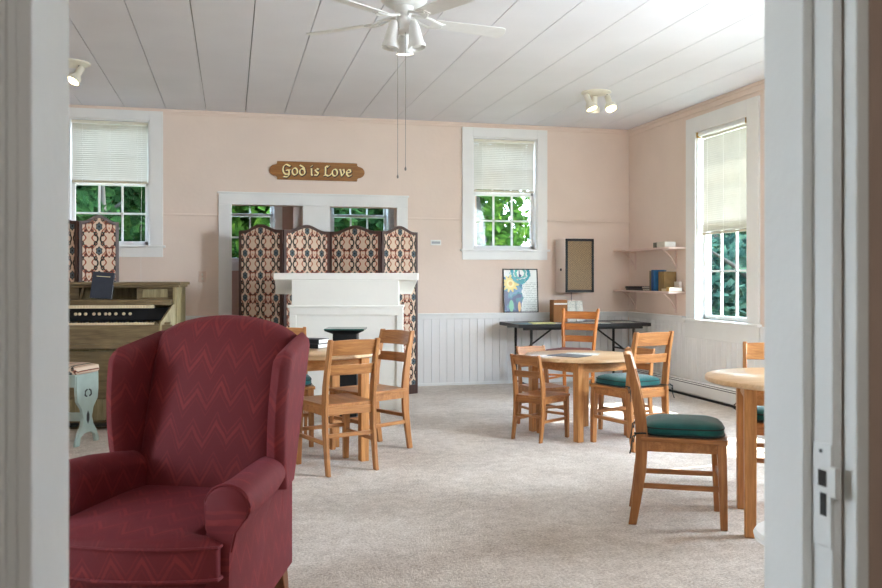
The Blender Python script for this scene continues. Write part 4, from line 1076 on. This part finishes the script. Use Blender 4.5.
# ------------------------------------------------------------------ outdoors
LAWN = paint('lawn', (98, 108, 74), 0.9, 16, 2, 0.3, 60, 0.1)
m = MB(); m.box((-30, -12, -0.62), (40, 45, -0.6)); struct(m.build('lawn', LAWN, smooth=False))
LEAFS = [translucent('leaf_dark', [(0.3, (22, 40, 24)), (0.55, (36, 60, 30)), (0.75, (62, 88, 42))], 0.35, scale=2.2),
         translucent('leaf_mid', [(0.3, (28, 50, 22)), (0.55, (54, 82, 30)), (0.75, (98, 122, 44))], 0.45, scale=2.2),
         translucent('leaf_cool', [(0.3, (26, 44, 38)), (0.55, (48, 74, 62)), (0.75, (88, 112, 88))], 0.35, scale=2.0)]
BARK = wood('bark', (36, 34, 28), (70, 64, 52), 'z', 0.9)
def tree(x, y, h, rad, z0, kind, n, label, leaf=0.15, lean=(0, 0)):
    root = thing('tree', label, 'tree', (x, y, -0.6), 0, 'trees outside the windows')
    rnd = random.Random(int(x*97+y*31))
    m = MB(); top = h*0.8
    m.tube([(0, 0, 0), (lean[0]*0.3, lean[1]*0.3, top*0.35), (lean[0]*0.8, lean[1], top*0.7), (lean[0], lean[1], top)], 0.1, 10, [0.17, 0.13, 0.09, 0.03])
    for k in range(5):
        a = rnd.uniform(0, 2*PI); z = top*rnd.uniform(0.3, 0.7); l = rad*0.8
        m.tube([(lean[0]*z/top, lean[1]*z/top, z), (l*0.5*math.cos(a), l*0.5*math.sin(a), z+l*0.4), (l*math.cos(a), l*math.sin(a), z+l*0.7)], 0.05, 7, [0.07, 0.045, 0.02])
    m.build('trunk', BARK, root)
    m = MB(); blobs = [(rnd.uniform(-1, 1)*rad*0.75, rnd.uniform(-1, 1)*rad*0.75, rnd.uniform(z0, h), rnd.uniform(0.35, 0.6)*rad) for _ in range(16)]
    for i in range(n):
        bx, by, bz, br = blobs[i % len(blobs)]
        v = Vector((rnd.gauss(0, 1), rnd.gauss(0, 1), rnd.gauss(0, 1))).normalized()*br*rnd.uniform(0.55, 1.05)
        c = Vector((bx, by, bz))+v*Vector((1, 1, 0.8)).length/1.62
        a = Vector((rnd.gauss(0, 1), rnd.gauss(0, 1), rnd.gauss(0, 0.6))).normalized(); b = a.cross(Vector((rnd.gauss(0, 1), rnd.gauss(0, 1), rnd.gauss(0, 1)))).normalized()
        s = leaf*rnd.uniform(0.6, 1.3)
        m.add([c-a*s, c+b*s*0.45, c+a*s, c-b*s*0.45], [(0, 1, 2, 3)])
    m.build('foliage', LEAFS[kind], root, smooth=False)
tree(-1.95, 14.2, 4.2, 0.85, 0.9, 0, 4200, 'dark bushy tree outside the window behind the organ')
tree(0.35, 13.7, 4.0, 0.72, 0.9, 1, 2200, 'sunlit green tree seen through the left doorway opening')
tree(2.2, 15.2, 4.2, 0.80, 0.9, 0, 2600, 'dark tree seen through the right doorway opening')
tree(4.55, 13.8, 4.2, 0.85, 1.7, 1, 1100, 'yellow-green tree with a leaning trunk outside the back window', leaf=0.10, lean=(-0.5, 0.1))
tree(5.5, 18.5, 4.6, 1.0, 0.6, 1, 2200, 'farther green tree beyond the back window, right of the leaning trunk')
tree(9.2, 13.2, 4.0, 1.35, 0.3, 2, 5200, 'bluish green shrub tree outside the tall right window')
tree(12.3, 17.5, 5.0, 1.7, 0.6, 2, 3000, 'farther bluish tree outside the tall right window')
tree(0.9, 20.0, 6.2, 1.7, 0.6, 1, 3000, 'tall tree at the back of the garden behind the others')
tree(-2.9, 18.6, 6.0, 1.5, 0.6, 0, 5000, 'tall dark tree far left in the garden')

def hedge(x0, x1, y, h, label, n):
    root = thing('hedge', label, 'hedge', (x0, y, -0.6), 0, 'tall hedges at the end of the garden')
    rnd = random.Random(int(x1)); L = x1-x0
    hh = lambda x: h + 0.5*math.sin(x*0.9+x0) + 0.3*math.sin(x*2.3)
    m = MB(); rings = []
    k = 0.0
    while k <= L: rings.append([(k, -0.5, 0), (k, -0.45, hh(k)-0.4), (k, 0.45, hh(k)-0.4), (k, 0.5, 0)]); k += 0.5
    m.loft(rings); m.build('core', LEAFS[0], root)
    m = MB()
    for i in range(n):
        x = rnd.uniform(0, L); c = Vector((x, -0.5+rnd.uniform(-0.35, 0.15), rnd.uniform(1.2, hh(x))))
        a = Vector((rnd.gauss(0, 1), rnd.gauss(0, 1), rnd.gauss(0, 1))).normalized(); b = a.cross(Vector((rnd.gauss(0, 1), rnd.gauss(0, 1), rnd.gauss(0, 1)))).normalized(); s = 0.17*rnd.uniform(0.6, 1.3)
        m.add([c-a*s, c+b*s*0.5, c+a*s, c-b*s*0.5], [(0, 1, 2, 3)])
    m.build('foliage', LEAFS[0], root, smooth=False)
hedge(-12, 7.9, 23.5, 4.6, 'tall dark hedge across the left end of the garden', 5200)
hedge(9.7, 26, 23.5, 4.6, 'tall dark hedge across the right end of the garden', 4200)
# ------------------------------------------------------------------ light
w = bpy.data.worlds.new('sky'); scene.world = w; w.use_nodes = True
t = w.node_tree; bg = t.nodes['Background']
tc = t.nodes.new('ShaderNodeTexCoord'); sp = t.nodes.new('ShaderNodeSeparateXYZ'); t.links.new(tc.outputs['Generated'], sp.inputs[0])
z = X(t, sp.outputs[2])
t.links.new(ramp(t, z, [(0.0, (224, 234, 252)), (0.5, (182, 206, 246))]), bg.inputs[0]); bg.inputs[1].default_value = 7.4
sun = bpy.data.lights.new('sun', 'SUN'); sun.energy = 9.0; sun.angle = 0.009; sun.color = (1.0, 0.97, 0.92)
so = bpy.data.objects.new('sun', sun); COL.objects.link(so)
so.rotation_euler = Vector((-1, -0.13, -1.15)).to_track_quat('-Z', 'Y').to_euler()
def light_panel(name, loc, d, sx, sy, e, col=(0.83, 0.905, 1.0), portal=False, spread=180):
    l = bpy.data.lights.new(name, 'AREA'); l.shape = 'RECTANGLE'; l.size = sx; l.size_y = sy; l.energy = e; l.color = col; l.spread = R(spread)
    if portal: l.cycles.is_portal = True
    o = bpy.data.objects.new(name, l); COL.objects.link(o); o.location = loc
    o.rotation_euler = Vector(d).to_track_quat('-Z', 'Z').to_euler()
for w_, e_, dy in ((W3, 40, -0.02), (W4, 50, 0.25), (W5, 30, 0.55)): light_panel('sky_fill_panel', (XR+1.3, cen(w_)-0.35-dy*1.0, 2.35), (-1, dy, -0.42), 1.9, 1.5, e_)  # unseen lamp panels outside the right-hand windows, added to boost the skylight
for w_ in FILL_LW: light_panel('sky_fill_panel', (XL-1.2, cen(w_), 2.3), (1, 0.05, -0.3), 1.8, 1.4, 44, (0.96, 0.96, 0.95))  # lamp panel behind the added left window, soft fill from the left
light_panel('window_fill_panel', (XR+0.22, cen(W5), 1.8), (-0.8, 0.8, -0.02), 1.6, 0.8, 76, spread=140)  # extra lamp panel added at the near window to light mantel and screens
for w_ in (W3,): light_panel('portal', (XR+0.2, cen(w_), 1.8), (-1, 0, 0), 1.95, 0.9, 1, portal=True)
for w_ in (W1, W2): light_panel('portal', (cen(w_), YB+0.2, 2.26), (0, -1, 0), 0.85, 1.35, 1, portal=True)

hl_ = bpy.data.lights.new('hall_fill_lamp', 'AREA'); hl_.shape = 'DISK'; hl_.size = 0.35; hl_.energy = 4; hl_.color = (1.0, 0.98, 0.96)  # unseen lamp behind the camera, added to brighten the door casing
ho = bpy.data.objects.new('hall_fill_lamp', hl_); COL.objects.link(ho); ho.location = (0.2, -0.9, 2.55)
# ------------------------------------------------------------------ camera
cam = bpy.data.cameras.new('camera'); co = bpy.data.objects.new('camera', cam); COL.objects.link(co)
cam.sensor_width = 36.0; cam.lens = 852.0*36.0/882.0
co.location = (0, 0, 1.25); co.rotation_euler = (PI/2, 0, R(-13.85))
cam.shift_y = -(294-278)/882.0
cam.clip_start = 0.05; cam.clip_end = 200
cam.dof.use_dof = True; cam.dof.focus_distance = 6.0; cam.dof.aperture_fstop = 11.0
scene.camera = co
scene.view_settings.view_transform = 'Standard'; scene.view_settings.look = 'None'
scene.view_settings.gamma = 1.0; scene.view_settings.use_curve_mapping = False
scene.view_settings.exposure = 1.68
c = scene.cycles
c.use_denoising = True; c.max_bounces = 10; c.diffuse_bounces = 6; c.glossy_bounces = 4; c.transparent_max_bounces = 12; c.transmission_bounces = 4
c.sample_clamp_indirect = 8.0; c.caustics_reflective = False; c.caustics_refractive = False
